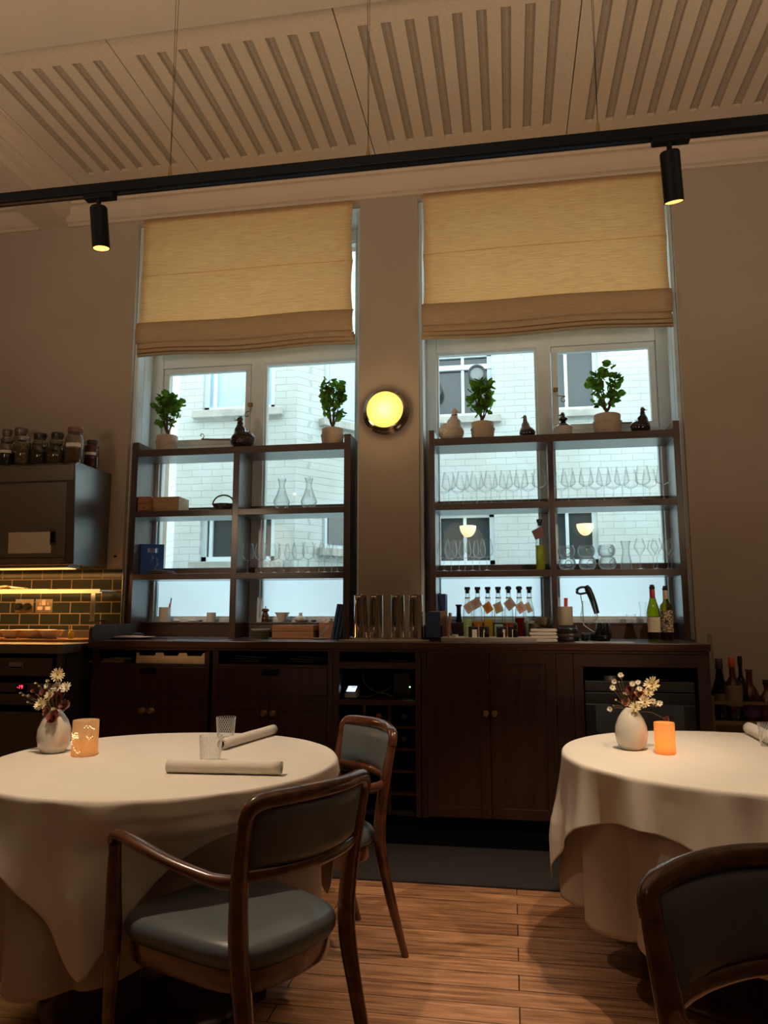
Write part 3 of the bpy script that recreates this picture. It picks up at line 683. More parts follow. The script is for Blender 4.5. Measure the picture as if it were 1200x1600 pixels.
build('fridge_body', bm, mat('fridge_charcoal', (0.016, 0.018, 0.022), 0.4), fr)
boxed('control_strip', (fx0, fx1, CF+0.03, CF+0.08, fz1-0.055, fz1), mat('fridge_strip', (0.022, 0.024, 0.028), 0.35), fr, bevel=0.004)
bm = NB(); w_ = 0.055
box(bm, fx0, fx1, CF+0.035, CF+0.078, fz1-0.12, fz1-0.06); box(bm, fx0, fx1, CF+0.035, CF+0.078, 0.08, 0.16); box(bm, fx0, fx0+w_, CF+0.035, CF+0.078, 0.16, fz1-0.12); box(bm, fx1-w_, fx1, CF+0.035, CF+0.078, 0.16, fz1-0.12)
dr = build('door', bm, mat('fridge_door', (0.016, 0.017, 0.020), 0.35), fr, bevel=0.004)
bm = NB(); box(bm, fx0+w_, fx1-w_, CF+0.05, CF+0.056, 0.16, fz1-0.12); build('door_glass', bm, glass_mat('fridge_glass', tint=(0.5, 0.55, 0.6), edge=0.6, gloss=0.6, power=1.2, base=0.26), dr)
for z in (0.36, 0.60): boxed('wire_shelf', (fx0+0.02, fx1-0.02, CF+0.09, WY-0.10, z, z+0.006), M_steel, fr)
# tins and dishes stored above the fridge
bm = NB(); lathe(bm, [(0.045, 0), (0.045, 0.025), (0.040, 0.027)], 32, wob=lambda a, z: 1+0.03*math.cos(a*30)); o = build('pastry_tin', bm, M_steel, None, True, loc=(0.525, 4.30, fz1)); tag(o, 'fluted steel pastry tin on top of the fridge', 'tin')
bm = NB(); lathe(bm, [(0.05, 0), (0.10, 0.008), (0.105, 0.012), (0.095, 0.010)], 32, cap1=True); o = build('serving_tray', bm, M_steel, None, True, loc=(0.78, 4.32, fz1)); tag(o, 'shallow round steel tray on top of the fridge', 'tray')
# plinth
bm = NB(); box(bm, -2.45, 0.30, CF+0.06, CF+0.08, 0.012, 0.17); tag(build('plinth', bm, M_black), 'black recessed plinth under the counter cabinets', 'plinth')

# ================================================================ KITCHEN CORNER
kw = onY(98, 1005, 4.0)
KZ = 1.09
t = thing('steel_worktop', 'stainless steel kitchen worktop with a chamfered corner', 'worktop', (0, 0, 0))
bm = NB(); prism(bm, [(-4.98, 4.0), (-2.553, 4.0), (-2.520, 4.14), (-2.520, WY-0.012), (-4.98, WY-0.012)], KZ-0.055, KZ, 'xy'); build('top', bm, M_steel, t, bevel=0.003)
bm = NB(); box(bm, -4.98, -2.52, WY-0.03, WY-0.011, KZ, 1.155); build('splash_lip', bm, mat('splash_steel', (0.25, 0.22, 0.20), 0.4, 0.8), t, bevel=0.002)
# base: fridge drawers
t = thing('drawer_fridge', 'stainless undercounter fridge with a red temperature display', 'fridge', (0, 0, 0))
bm = NB(); box(bm, -3.6, -2.56, 4.06, 4.70, 0.10, KZ-0.058); build('fridge_body', bm, M_black, t)
M_dsteel = mat('dark_steel', (0.16, 0.15, 0.14), 0.42, 0.8, bump=0.05, bscale=30, stretch=(0.2, 6, 60))
d = boxed('drawer', (-3.3, -2.625, 4.02, 4.06, 0.905, 1.008), M_dsteel, t, bevel=0.003)
bm = NB(); box(bm, -2.895, -2.80, 4.005, 4.02, 0.945, 0.985); o = build('recessed_handle', bm, M_steel, d, bevel=0.006)
bm = NB(); box(bm, -2.888, -2.807, 4.003, 4.006, 0.95, 0.958); build('grip_shadow', bm, M_black, d)
p = boxed('control_panel', (-3.3, -2.60, 4.02, 4.06, 0.812, 0.862), M_dsteel, t, bevel=0.003)
bm = NB(); box(bm, -2.845, -2.775, 4.016, 4.02, 0.816, 0.857); dp = build('display', bm, M_black, p)
text_mesh('digits', '-19', 0.030, mat('red_digits', (0.6, 0, 0), 0.5, emis=(1.0, 0.03, 0.06), estr=2.5), dp, (-2.818, 4.0155, 0.842), (R(90), 0, 0))
for c, e in ((0.74, 0.80), (0.16, 0.70)):
    boxed('drawer', (-3.3, -2.60, 4.02, 4.06, c, e), M_dsteel, t, bevel=0.003)
boxed('steel_leg', (-2.598, -2.566, 4.02, 4.06, 0.0, KZ-0.056), M_dsteel, t)
bm = NB(); prism(bm, [(-2.56, 4.06), (-2.53, 4.16), (-2.53, 4.70), (-2.56, 4.70)], 0.0, KZ-0.056, 'xy'); build('side_panel', bm, mat('dark_grey_panel', (0.022, 0.022, 0.024), 0.45), t)
# tiles, metal tile trims drawn in the tile material
def tile_mat():
    m = bpy.data.materials.new('dark_tiles'); m.use_nodes = True; n = m.node_tree; b = n.nodes['Principled BSDF']
    g = n.nodes.new('ShaderNodeNewGeometry'); sp = n.nodes.new('ShaderNodeSeparateXYZ'); n.links.new(g.outputs['Position'], sp.inputs[0])
    cb = n.nodes.new('ShaderNodeCombineXYZ'); n.links.new(sp.outputs['X'], cb.inputs[0]); n.links.new(sp.outputs['Z'], cb.inputs[1])
    mp = n.nodes.new('ShaderNodeMapping'); mp.inputs['Location'].default_value = (0.02, -0.02, 0); n.links.new(cb.outputs[0], mp.inputs[0])
    br = n.nodes.new('ShaderNodeTexBrick'); n.links.new(mp.outputs[0], br.inputs[0])
    br.inputs['Scale'].default_value = 1; br.inputs['Brick Width'].default_value = 0.152; br.inputs['Row Height'].default_value = 0.078; br.inputs['Mortar Size'].default_value = 0.0035; br.inputs['Mortar Smooth'].default_value = 0.1
    br.inputs['Color1'].default_value = (0.030, 0.036, 0.028, 1); br.inputs['Color2'].default_value = (0.040, 0.045, 0.036, 1); br.inputs['Mortar'].default_value = (0.36, 0.28, 0.18, 1)
    n.links.new(br.outputs['Color'], b.inputs['Base Color']); b.inputs['Roughness'].default_value = 0.16
    bp = n.nodes.new('ShaderNodeBump'); bp.inputs['Strength'].default_value = 0.8; bp.inputs['Distance'].default_value = 0.004; bp.invert = True
    n.links.new(br.outputs['Fac'], bp.inputs['Height']); n.links.new(bp.outputs[0], b.inputs['Normal']); return m
bm = NB(); box(bm, -4.99, -2.608, WY-0.010, WY, KZ, 1.566); struct('trim_4', bm, tile_mat())
bm = NB(); box(bm, -2.608, -2.602, WY-0.014, WY, KZ, 1.57); struct('trim_5', bm, M_steel)
# steel wall cabinet
t = thing('wall_cabinet', 'stainless steel wall cabinet hung above the kitchen worktop', 'wall cabinet', (0, 0, 0))
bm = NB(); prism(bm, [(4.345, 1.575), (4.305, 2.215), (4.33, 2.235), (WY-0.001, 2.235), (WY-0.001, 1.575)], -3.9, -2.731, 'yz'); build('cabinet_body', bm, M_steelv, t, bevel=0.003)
def front(name, a, b, z0, z1, m, par, off, th=0.006, bev=0.001):
    def yy(z): return 4.345 - 0.04*(z-1.575)/0.64
    bm = NB(); prism(bm, [(yy(z0)-off, z0), (yy(z1)-off, z1), (yy(z1)-off-th, z1), (yy(z0)-off-th, z0)], a, b, 'yz'); return build(name, bm, m, par, bevel=bev)
front('top_band', -3.9, -2.745, 2.115, 2.212, M_steel, t, 0.0)
sd = front('sliding_door', -3.33, -2.79, 1.625, 2.10, M_steel, t, 0.002, 0.004)
front('sliding_door', -3.88, -3.335, 1.625, 2.10, M_steel, t, -0.001, 0.004)
front('bottom_rail', -3.9, -2.79, 1.585, 1.615, M_steel, t, 0.0)
hd = front('cup_handle', -2.895, -2.85, 1.70, 1.80, M_dsteel, sd, 0.006, 0.002)
front('handle_recess', -2.887, -2.858, 1.715, 1.785, M_black, sd, 0.008, 0.001, 0)
p0 = onY(14, 838, 4.33); p1 = onY(78, 874, 4.33)
bm = NB()
o = front('planning_sheet', p0.x, p1.x, 1.652, 1.79, None, None, 0.0065, 0.0008, 0) if False else None
def grid_paper():
    m = bpy.data.materials.new('ruled_paper'); m.use_nodes = True; n = m.node_tree; b = n.nodes['Principled BSDF']
    g = n.nodes.new('ShaderNodeNewGeometry'); sp = n.nodes.new('ShaderNodeSeparateXYZ'); n.links.new(g.outputs['Position'], sp.inputs[0])
    cb = n.nodes.new('ShaderNodeCombineXYZ'); n.links.new(sp.outputs['X'], cb.inputs[0]); n.links.new(sp.outputs['Z'], cb.inputs[1])
    br = n.nodes.new('ShaderNodeTexBrick'); n.links.new(cb.outputs[0], br.inputs[0]); br.offset = 0; br.inputs['Scale'].default_value = 1; br.inputs['Brick Width'].default_value = 0.014; br.inputs['Row Height'].default_value = 0.010; br.inputs['Mortar Size'].default_value = 0.0009
    for k in ('Color1', 'Color2'): br.inputs[k].default_value = (0.85, 0.78, 0.68, 1)
    br.inputs['Mortar'].default_value = (0.62, 0.54, 0.46, 1); n.links.new(br.outputs['Color'], b.inputs['Base Color']); b.inputs['Roughness'].default_value = 0.8; return m
o = front('planning_sheet', p0.x, p1.x, 1.65, 1.785, grid_paper(), None, 0.0065, 0.0008, 0); tag(o, 'white ruled paper sheet taped to the steel wall cabinet door', 'paper')
# small switch plate on the warm wall strip beside the cabinet
bm = NB(); box(bm, -2.685, -2.665, WY-0.004, WY, 1.652, 1.664); tag(build('wall_socket', bm, M_black), 'tiny black socket opening low on the wall beside the steel cabinet', 'socket')
# heat lamp under the cabinet
t = thing('under_cabinet_lamp', 'warm strip lamp fixed under the steel wall cabinet', 'lamp', (0, 0, 0))
boxed('housing', (-3.9, -2.78, 4.37, 4.50, 1.558, 1.575), M_steel, t); boxed('diffuser', (-3.88, -2.80, 4.385, 4.485, 1.553, 1.558), mat('heat_glow', (1, 0.6, 0.25), 0.5, emis=(1.0, 0.48, 0.12), estr=0.9), t)
lamp('under_cabinet_light', 'AREA', (-3.3, 4.43, 1.549), HEAT*1.3, (1.0, 0.47, 0.13), (0, 0, 0), size=1.1, size_y=0.1)
# steel rack shelf under it
t = thing('steel_rack_shelf', 'narrow steel pass shelf on brackets in front of the dark tiles', 'shelf', (0, 0, 0))
SX = -2.63
boxed('shelf_board', (-3.9, SX, 4.50, 4.70, 1.412, 1.418), M_steel, t)
M_heat_glow = mat('heat_strip_glow', (1, 0.7, 0.3), 0.4, emis=(1.0, 0.60, 0.20), estr=0.42)
boxed('front_edge', (-3.9, SX, 4.490, 4.50, 1.398, 1.424), M_heat_glow, t)  # brightness of the lit lip put in as emission, no lamp itself
boxed('heat_strip_glow', (-3.9, SX-0.09, 4.53, 4.68, 1.404, 1.411), M_heat_glow, t)
boxed('bracket', (SX-0.12, SX-0.09, 4.60, 4.606, 1.225, 1.404), M_steel, t); boxed('bracket', (-3.7, -3.67, 4.60, 4.606, 1.225, 1.404), M_steel, t)
boxed('bracket_foot', (SX-0.125, SX-0.085, 4.60, 4.74, 1.215, 1.225), M_steel, t)
lamp('pass_shelf_light', 'AREA', (-3.2, 4.56, 1.40), 1.0, (1.0, 0.50, 0.16), (0, 0, 0), size=0.95, size_y=0.1)
# sockets
for x0_, x1_, dk in ((-3.245, -3.115, False), (-3.40, -3.26, True)):
    t = thing('power_socket', 'brass double power socket with white rockers on the dark tiles' if not dk else 'double power socket holding two black plugs on the dark tiles', 'socket', (0, 0, 0))
    boxed('plate', (x0_, x1_, WY-0.016, WY-0.010, 1.275, 1.367), mat('socket_plate', (0.45, 0.36, 0.26), 0.35, 0.9), t, bevel=0.002)
    for q in (0.27, 0.73):
        cx = x0_+(x1_-x0_)*q
        if dk:
            bm = NB(); lathe(bm, [(0.026, 0), (0.024, 0.03), (0.016, 0.04)], 14, mtx=Matrix.Translation((cx, WY-0.016, 1.315)) @ Matrix.Rotation(R(90), 4, 'X')); build('plug', bm, M_blackp, t, True)
        else:
            bm = NB(); box(bm, cx-0.004, cx+0.004, WY-0.0175, WY-0.016, 1.325, 1.343); box(bm, cx-0.017, cx-0.007, WY-0.0175, WY-0.016, 1.298, 1.310); box(bm, cx+0.007, cx+0.017, WY-0.0175, WY-0.016, 1.298, 1.310); box(bm, cx-0.02, cx+0.02, WY-0.0168, WY-0.016, 1.292, 1.316); build('pin_holes', bm, mat('socket_white', (0.7, 0.6, 0.5), 0.5), t)
    if not dk: boxed('rocker', ((x0_+x1_)/2-0.014, (x0_+x1_)/2+0.014, WY-0.02, WY-0.016, 1.325, 1.360), mat('socket_white', (0.7, 0.6, 0.5), 0.5), t)
# chopping board, bowls and squeeze bottle
t = boxed('chopping_board', (-3.6, -2.60, 4.28, 4.60, KZ, KZ+0.018), M_oak, bevel=0.003); tag(t, 'long orange oak chopping board on the steel worktop', 'chopping board')
bw = lathed('salad_bowl', [(0.030, 0.0), (0.032, 0.004), (0.055, 0.018), (0.072, 0.045), (0.078, 0.054), (0.075, 0.054), (0.068, 0.044), (0.050, 0.018), (0.01, 0.010)], M_porc, n=36)
BL = ['white bowl on the oak board, nearest the yellow squeeze bottle', 'white bowl on the oak board, second from the squeeze bottle', 'white bowl on the oak board, third from the squeeze bottle', 'white bowl on the oak board, cut by the edge of the photo']
for i, px in enumerate((82, 52, 19, -12)):
    p = onY(px, 999, 4.40); b = bw if i == 0 else bw.copy()
    if i: C.objects.link(b)
    b.location = (p.x, 4.385+0.02*(i % 2), KZ+0.018); tag(b, BL[i], 'bowl', 'white bowls on the oak board')
for i, px in enumerate((66, 36)):
    b = bw.copy(); C.objects.link(b); p = onY(px, 999, 4.52); b.location = (p.x, 4.535, KZ+0.018); tag(b, ['white bowl in the back row on the oak board, nearer the squeeze bottle', 'white bowl in the back row on the oak board, nearer the frame edge'][i], 'bowl', 'white bowls on the oak board')
p = onY(108, 997, 4.40)
t = thing('squeeze_bottle', 'small yellow squeeze bottle on the steel worktop', 'bottle', (p.x, 4.42, KZ+0.018))
my = mat('yellow_plastic', (0.62, 0.52, 0.03), 0.4)
lathed('body', [(0.016, 0), (0.0175, 0.004), (0.0175, 0.038), (0.013, 0.045)], my, t, 20); lathed('cap', [(0.012, 0.045), (0.012, 0.054), (0.005, 0.058), (0.0035, 0.085), (0.0015, 0.088)], my, t, 16)
# folded things on the pass shelf
M_orange = mat('orange_cloth', (0.75, 0.50, 0.20), 0.8)
bm = NB(); box(bm, -3.5, -3.0, 4.505, 4.68, 1.4185, 1.428); tag(build('baking_tray', bm, mat('tray_copper', (0.55, 0.32, 0.18), 0.35, 0.8), bevel=0.004), 'flat tray lying on the narrow steel pass shelf', 'tray')
bm = NB(); sweep(bm, [(-2.96, 4.53, 1.424), (-2.86, 4.55, 1.424)], (0.008, 0.005) if False else [(0.010, 0.005)]*2, 8); tag(build('peeler', bm, mat('red_handle', (0.4, 0.03, 0.02), 0.4), None, True), 'small red handled tool lying on the pass shelf', 'tool')
bm = NB()
for k in range(4): sweep(bm, smooth_path([(-3.45+0.03*k, 4.52+0.03*k, 1.432), (-3.35+0.02*k, 4.55, 1.452-0.004*k), (-3.28+0.02*k, 4.53+0.02*k, 1.438), (-3.20, 4.60-0.02*k, 1.432)]), 0.003, 6)
tag(build('whisk', bm, M_steel, None, True), 'wire whisk lying on the pass shelf by the frame edge', 'whisk')

# preserving jars on the wall cabinet
def jar(px, py_top, Y, wpx, label, content, lvl, lidc, tagw=False, glass=M_glass, Zb=2.237):
    p = onY(px, 720, Y); zt = onY(px, py_top, Y).z; h = zt-Zb; r = wpx/2*Y/F_PX*1.03
    t = thing('preserving_jar', label, 'jar', (p.x, Y, Zb), 0, 'preserving jars on the steel wall cabinet')
    pr = [(r*0.80, 0), (r, 0.01), (r, h*0.60), (r*0.93, h*0.72), (r*0.78, h*0.82), (r*0.74, h*0.86)]
    lathed('jar_glass', pr, glass, t, 28, cap1=False)
    lathed('contents', [(r*0.78, 0.004), (r*0.96, 0.014), (r*0.96, h*lvl), (r*0.5, h*lvl+0.004)], content, t, 24)
    lathed('lid', [(r*0.78, h*0.86), (r*0.82, h*0.875), (r*0.82, h*0.90), (r*0.80, h*0.915), (r*0.84, h*0.93), (r*0.84, h*0.975), (r*0.76, h)], lidc, t, 28)
    bm = NB(); sweep(bm, [(r*0.83, 0, h*0.8), (r*0.93, 0, h*0.88), (r*0.86, 0, h*0.97)], 0.0025, 6); sweep(bm, [(-r*0.83, 0, h*0.8), (-r*0.93, 0, h*0.88), (-r*0.86, 0, h*0.97)], 0.0025, 6); build('clip', bm, M_steel, t, True)
    if tagw:
        bm = NB(); n = 8
        for i in range(n):
            a0, a1 = R(-120+i*12), R(-108+i*12); q = r*1.015
            bm.faces.new([bm.verts.new(v) for v in ((q*math.cos(a0), q*math.sin(a0), h*0.45), (q*math.cos(a1), q*math.sin(a1), h*0.45), (q*math.cos(a1), q*math.sin(a1), h*0.55), (q*math.cos(a0), q*math.sin(a0), h*0.55))])
        build('label_strip', bm, M_paper, t)
    return t
G2 = glass_mat('jar_glass', tint=(0.86, 0.84, 0.80), edge=0.55, gloss=0.6, power=2.0, base=0.06)
mb1 = mat('dark_preserve', (0.035, 0.022, 0.014), 0.7, var=0.5, scale=60); mb2 = mat('brown_preserve', (0.10, 0.065, 0.03), 0.8, var=0.4, scale=80); mb3 = mat('red_preserve', (0.10, 0.025, 0.012), 0.6, var=0.4, scale=60)
lid = mat('jar_lid_glass', (0.16, 0.13, 0.11), 0.2, 0.3); lidd = mat('jar_lid_dark', (0.06, 0.045, 0.04), 0.3, 0.3); lidr = mat('jar_lid_red', (0.22, 0.10, 0.08), 0.25)
jar(116, 669, 4.42, 32, 'largest preserving jar, half full, with a white strip and a reddish seal', mb2, 0.42, lidr, True, G2)
jar(143, 689, 4.55, 23, 'reddish brown preserving jar at the corner end of the steel cabinet', mb3, 0.8, lidd, True, G2)
jar(87, 690, 4.40, 27, 'preserving jar of brown powder in the front row beside the largest jar', mb2, 0.5, lid, False, G2)
jar(88, 677, 4.60, 25, 'dark lidded preserving jar behind the brown powder jar', mb1, 0.7, lidd, False, G2)
jar(61, 690, 4.40, 26, 'dark filled preserving jar, third in the front row from the cabinet corner', mb1, 0.62, lid, False, G2)
jar(61, 678, 4.60, 26, 'wide dark lidded preserving jar behind the dark filled one', mb1, 0.75, lidd, False, G2)
jar(35, 683, 4.38, 25, 'preserving jar of pale pickled pieces with a bright rim', mat('pickles', (0.14, 0.11, 0.05), 0.7, var=0.6, scale=45), 0.78, mat('jar_lid_bright', (0.35, 0.32, 0.28), 0.2, 0.5), False, G2)
jar(30, 670, 4.60, 26, 'tall clear preserving jar behind the pickled pieces', mb1, 0.35, lid, False, G2)
jar(10, 686, 4.40, 27, 'preserving jar with a dark lower half at the edge of the photo', mat('black_preserve', (0.012, 0.010, 0.008), 0.6), 0.50, lid, True, G2)
jar(9, 672, 4.60, 20, 'slim preserving jar behind the one with the dark lower half', mb1, 0.5, lid, False, G2)

# ================================================================ TABLES AND CLOTHS
TL = Vector((-1.22, 2.57, 0)); TR = Vector((0.79, 2.96, 0)); RT_ = 0.60
def table(c, label):
    t = thing('round_table', label, 'table', c)
    lathed('tabletop', [(0.585, 0.715), (0.595, 0.722), (0.595, 0.740), (0.585, 0.745)], M_chair, t, 64)
    lathed('pedestal', [(0.06, 0.045), (0.045, 0.12), (0.045, 0.60), (0.09, 0.70), (0.16, 0.715)], M_chair, t, 24)
    lathed('base', [(0.36, 0.0), (0.37, 0.01), (0.36, 0.03), (0.30, 0.045), (0.06, 0.05)], M_chair, t, 48)
    return t
table(TL, 'round pedestal table nearest the kitchen, hidden under two cloths'); table(TR, 'round pedestal table in front of the fridge, hidden under two cloths')
def under_radius(a, s, z, ph, press):
    e = 0.013; r0 = RT_ + e*math.sin(min(s/e, PI/2))*0.8; g = min(1, s/0.45)
    wv = 2*abs(math.cos(7*a+ph[1]+0.8*math.sin(2*a+ph[2])))**0.8-1
    r = r0 - 0.012 + g*(0.038*wv + 0.012*math.sin(5*a+ph[3])) - 0.012*g
    return pressed(a, r, z, press)
def pressed(a, r, z, press):
    for (pa, pw, pin, z1) in press:
        dd = abs((a-pa+PI) % (2*PI)-PI)
        if dd < pw:
            k_ = min(1, (0.5+0.5*math.cos(PI*dd/pw))*1.6); zf = min(1, max(0, (z1-z)/0.08))
            if r > pin: r -= (r-pin)*k_*zf
    return r
def drape(name, c, half, corner_ang, m, label, press, seed, under=False, ztop=0.75, upress=(), useed=0):
    N = 280; fine = 34
    rnd = random.Random(seed); ph = [rnd.uniform(0, 2*PI) for _ in range(8)]
    rnd = random.Random(useed or seed); uph = [rnd.uniform(0, 2*PI) for _ in range(8)]
    bm = NB(); rows = []
    for j in range(fine+13):
        row = []
        for i in range(N):
            a = 2*PI*i/N
            if under: Lt = RT_+0.512+0.012*math.sin(3*a+ph[0])
            else:
                d = ((a-corner_ang+PI/4) % (PI/2))-PI/4     # angle from nearest corner
                Lt = half/math.cos(PI/4-abs(d)); Lt = min(Lt, half*1.40)
            drop = Lt-RT_
            if j <= 12:
                r = RT_*j/12*0.995; z = ztop
                if j == 12: r = RT_; z = ztop-0.002
            else:
                s = drop*(j-12)/fine; e = 0.013
                z = ztop - (e*(1-math.cos(min(s/e, PI/2))) if s < e*PI/2 else s-e*PI/2+e)
                if under: r = under_radius(a, s, z, uph, press)
                else:
                    r0 = RT_ + e*math.sin(min(s/e, PI/2))*0.8; g = min(1, s/0.24); dc = abs(d)/(PI/4)
                    wv = 0.5*math.cos(9*a+ph[4]+1.2*math.sin(3*a+ph[5])) + 0.5*math.cos(16*d)
                    r = r0 + g*(0.012 + 0.030*wv*(0.7+0.3*dc) + 0.045*(1-dc)*min(1, s/0.3) + 0.007*math.sin(19*a+ph[7]+3*s) + 0.006*math.sin(31*a+ph[3]-9*s))
                    r = pressed(a, r, z, press)
                    r = max(r, under_radius(a, s, z, uph, upress)+0.007)
            row.append(bm.verts.new((r*math.cos(a), r*math.sin(a), z)) if j else None)
        if j == 0: ctr = bm.verts.new((0, 0, ztop))
        rows.append(row)
    for i in range(N): bm.faces.new((ctr, rows[1][i], rows[1][(i+1) % N]))
    for a_, b_ in zip(rows[1:], rows[2:]):
        for i in range(N):
            q = (i+1) % N; bm.faces.new((a_[i], b_[i], b_[q], a_[q]))
    o = build(name, bm, m, None, True, loc=c, auto=180); tag(o, label, 'tablecloth')
    sl = o.modifiers.new('thick', 'SOLIDIFY'); sl.thickness = 0.0016; sl.offset = 1
    return o
def angto(c, p): return math.atan2(p[1]-c.y, p[0]-c.x)
A_o, A_f = Vector((-0.747, 2.071, 0)), Vector((-0.879, 0.477, 0))
B_o, B_f = Vector((-0.789, 2.889, 0)), Vector((-0.786, -0.619, 0))
pA = (angto(TL, A_o), 0.85, 0.43, 0.66); pB = (angto(TL, B_o), 0.80, 0.33, 0.66)
tA = (pA[0], 0.85, 0.50, 0.70); tB = (pB[0], 0.80, 0.47, 0.70)
drape('undercloth', TL, 0, 0, M_cloth2, 'long cream pleated undercloth of the table nearest the kitchen', [pA, pB], 3, True, 0.7485)
drape('tablecloth', TL, 0.752, R(-82), M_cloth, 'square white tablecloth on the table nearest the kitchen', [tA, tB], 5, upress=[pA, pB], useed=3)
drape('undercloth', TR, 0, 0, M_cloth2, 'long cream pleated undercloth of the table in front of the fridge', [], 9, True, 0.7485)
drape('tablecloth', TR, 0.755, R(-88), M_cloth, 'square white tablecloth on the table in front of the fridge', [], 8, useed=9)

# ================================================================ CHAIRS
def make_chair(label):
    t = thing('armchair', label, 'chair', (0, 0, 0), 0, 'armchairs with grey leather')
    for s in (-1, 1):
        p = smooth_path([(s*0.195, -0.325, 0), (s*0.192, -0.262, 0.22), (s*0.190, -0.222, 0.40), (s*0.198, -0.218, 0.52), (s*0.209, -0.232, 0.64), (s*0.216, -0.252, 0.745), (s*0.212, -0.262, 0.785)])
        r = lerp_list([(0.013, 0.015), (0.018, 0.021), (0.022, 0.026), (0.022, 0.026), (0.019, 0.024), (0.015, 0.021), (0.013, 0.018)])
        bm = NB(); sweep(bm, p, r, 14, up=(1, 0, 0)); 
        rr = build('leg', bm, M_chair, t, True)
        bm = NB(); p = smooth_path([(s*0.232, 0.245, 0), (s*0.243, 0.225, 0.22), (s*0.250, 0.212, 0.42), (s*0.262, 0.200, 0.56), (s*0.268, 0.192, 0.655)])
        sweep(bm, p, lerp_list([(0.012, 0.012), (0.017, 0.018), (0.022, 0.023), (0.019, 0.020), (0.015, 0.017)]), 14, up=(1, 0, 0)); build('leg', bm, M_chair, t, True)
        bm = NB(); p = smooth_path([(s*0.264, 0.200, 0.640), (s*0.268, 0.196, 0.668), (s*0.272, 0.170, 0.683), (s*0.274, 0.10, 0.677), (s*0.262, -0.02, 0.652), (s*0.238, -0.13, 0.630), (s*0.222, -0.185, 0.624), (s*0.206, -0.232, 0.628)])
        sweep(bm, p, lerp_list([(0.017, 0.014), (0.019, 0.015), (0.021, 0.014), (0.022, 0.013), (0.020, 0.013), (0.018, 0.015), (0.017, 0.017), (0.014, 0.017)]), 14); build('arm', bm, M_chair, t, True)
    def arc(u, b=0.052): return -b*(1-u*u)
    top = [(-0.217, -0.256, 0.765), (-0.216, -0.262, 0.788), (-0.200, -0.270, 0.806)] + [(0.205*u, -0.262+arc(u), 0.811+0.006*(1-u*u)) for u in (-0.8, -0.5, -0.2, 0.0, 0.2, 0.5, 0.8)] + [(0.200, -0.270, 0.806), (0.216, -0.262, 0.788), (0.217, -0.256, 0.765)]
    bm = NB(); sweep(bm, smooth_path(top, 4), [(0.021, 0.017)]*(4*(len(top)-1)+1), 14, up=(0, -1, 0.01)); build('top_rail', bm, M_chair, t, True)
    bot = [(0.205*u, -0.232+arc(u, 0.055), 0.640) for u in (-1, -0.7, -0.4, -0.1, 0.1, 0.4, 0.7, 1)]
    bm = NB(); sweep(bm, smooth_path(bot, 4), [(0.013, 0.017)]*(4*7+1), 12); build('bottom_rail', bm, M_chair, t, True)
    # upholstered back pad, curved
    bm = NB(); NU, NV = 16, 8; F_ = []; 
    for side in (0, 1):
        g = []
        for i in range(NU+1):
            col = []
            for j in range(NV+1):
                u = -1+2*i/NU; v = j/NV
                x = u*(0.190+0.012*v); y = -0.234-0.026*v + arc(u, 0.054); z = 0.650+0.150*v
                puff = 0.016*(1-abs(u)**6)**0.5*(1-abs(2*v-1)**6)**0.5 + 0.003
                col.append(bm.verts.new((x, y+(puff if side else -puff), z)))
            g.append(col)
        F_.append(g)
        for i in range(NU):
            for j in range(NV): bm.faces.new((g[i][j], g[i+1][j], g[i+1][j+1], g[i][j+1]))
    A, B = F_
    for i in range(NU):
        bm.faces.new((A[i][0], A[i+1][0], B[i+1][0], B[i][0])); bm.faces.new((A[i][NV], A[i+1][NV], B[i+1][NV], B[i][NV]))
    for j in range(NV):
        bm.faces.new((A[0][j], A[0][j+1], B[0][j+1], B[0][j])); bm.faces.new((A[NU][j], A[NU][j+1], B[NU][j+1], B[NU][j]))
    build('backrest', bm, M_leather, t, True, auto=60)
    # seat cushion
    def seat_outline(k=1.0, n=64):
        pts = []
        for i in range(n):
            a = 2*PI*i/n; ca, sa = math.cos(a), math.sin(a); e = 0.42
            x = math.copysign(abs(ca)**e, ca); y = math.copysign(abs(sa)**e, sa)
            wd = 0.222 + 0.028*y
            pts.append((x*wd*k, 0.012 + y*0.232*k - (0.028*(1-x*x) if y < 0 else 0)*k + (0.015*(1-x*x) if y > 0 else 0)*k))
        return pts
    bm = NB(); rings = []
    for k, z in ((0.90, 0.405), (0.97, 0.410), (1.0, 0.425), (1.0, 0.440), (0.975, 0.455), (0.90, 0.465), (0.7, 0.472), (0.4, 0.475), (0.1, 0.476)):
        rings.append([bm.verts.new((x, y, z)) for x, y in seat_outline(k)])
    for a_, b_ in zip(rings, rings[1:]):
        for i in range(64): bm.faces.new((a_[i], a_[(i+1) % 64], b_[(i+1) % 64], b_[i]))
    bm.faces.new(rings[-1]); bm.faces.new(list(reversed(rings[0])))
    build('seat', bm, M_leather, t, True, auto=70)
    bm = NB(); rings = []
    for k, z in ((0.86, 0.352), (0.92, 0.352), (0.94, 0.36), (0.95, 0.406), (0.80, 0.408)):
        rings.append([bm.verts.new((x, y, z)) for x, y in seat_outline(k)])
    for a_, b_ in zip(rings, rings[1:]):
        for i in range(64): bm.faces.new((a_[i], a_[(i+1) % 64], b_[(i+1) % 64], b_[i]))
    build('seat_frame', bm, M_chair, t, True, auto=50)
    return t
def face(f): return math.atan2(-f.x, f.y)
ch = make_chair('nearest whole wooden armchair with a grey leather seat, its back towards the camera'); ch.location = A_o; ch.rotation_euler = (0, 0, face(A_f))
dup(ch, B_o, face(B_f), 'wooden armchair with grey leather standing in front of the wine grid')
Cf = Vector((0.50, -0.866, 0)); Cr = Vector((Cf.y, -Cf.x, 0))
Cm = Vector((0.212, 1.353, 0)) - Cr*0.217; C_o = Cm + Cf*0.262
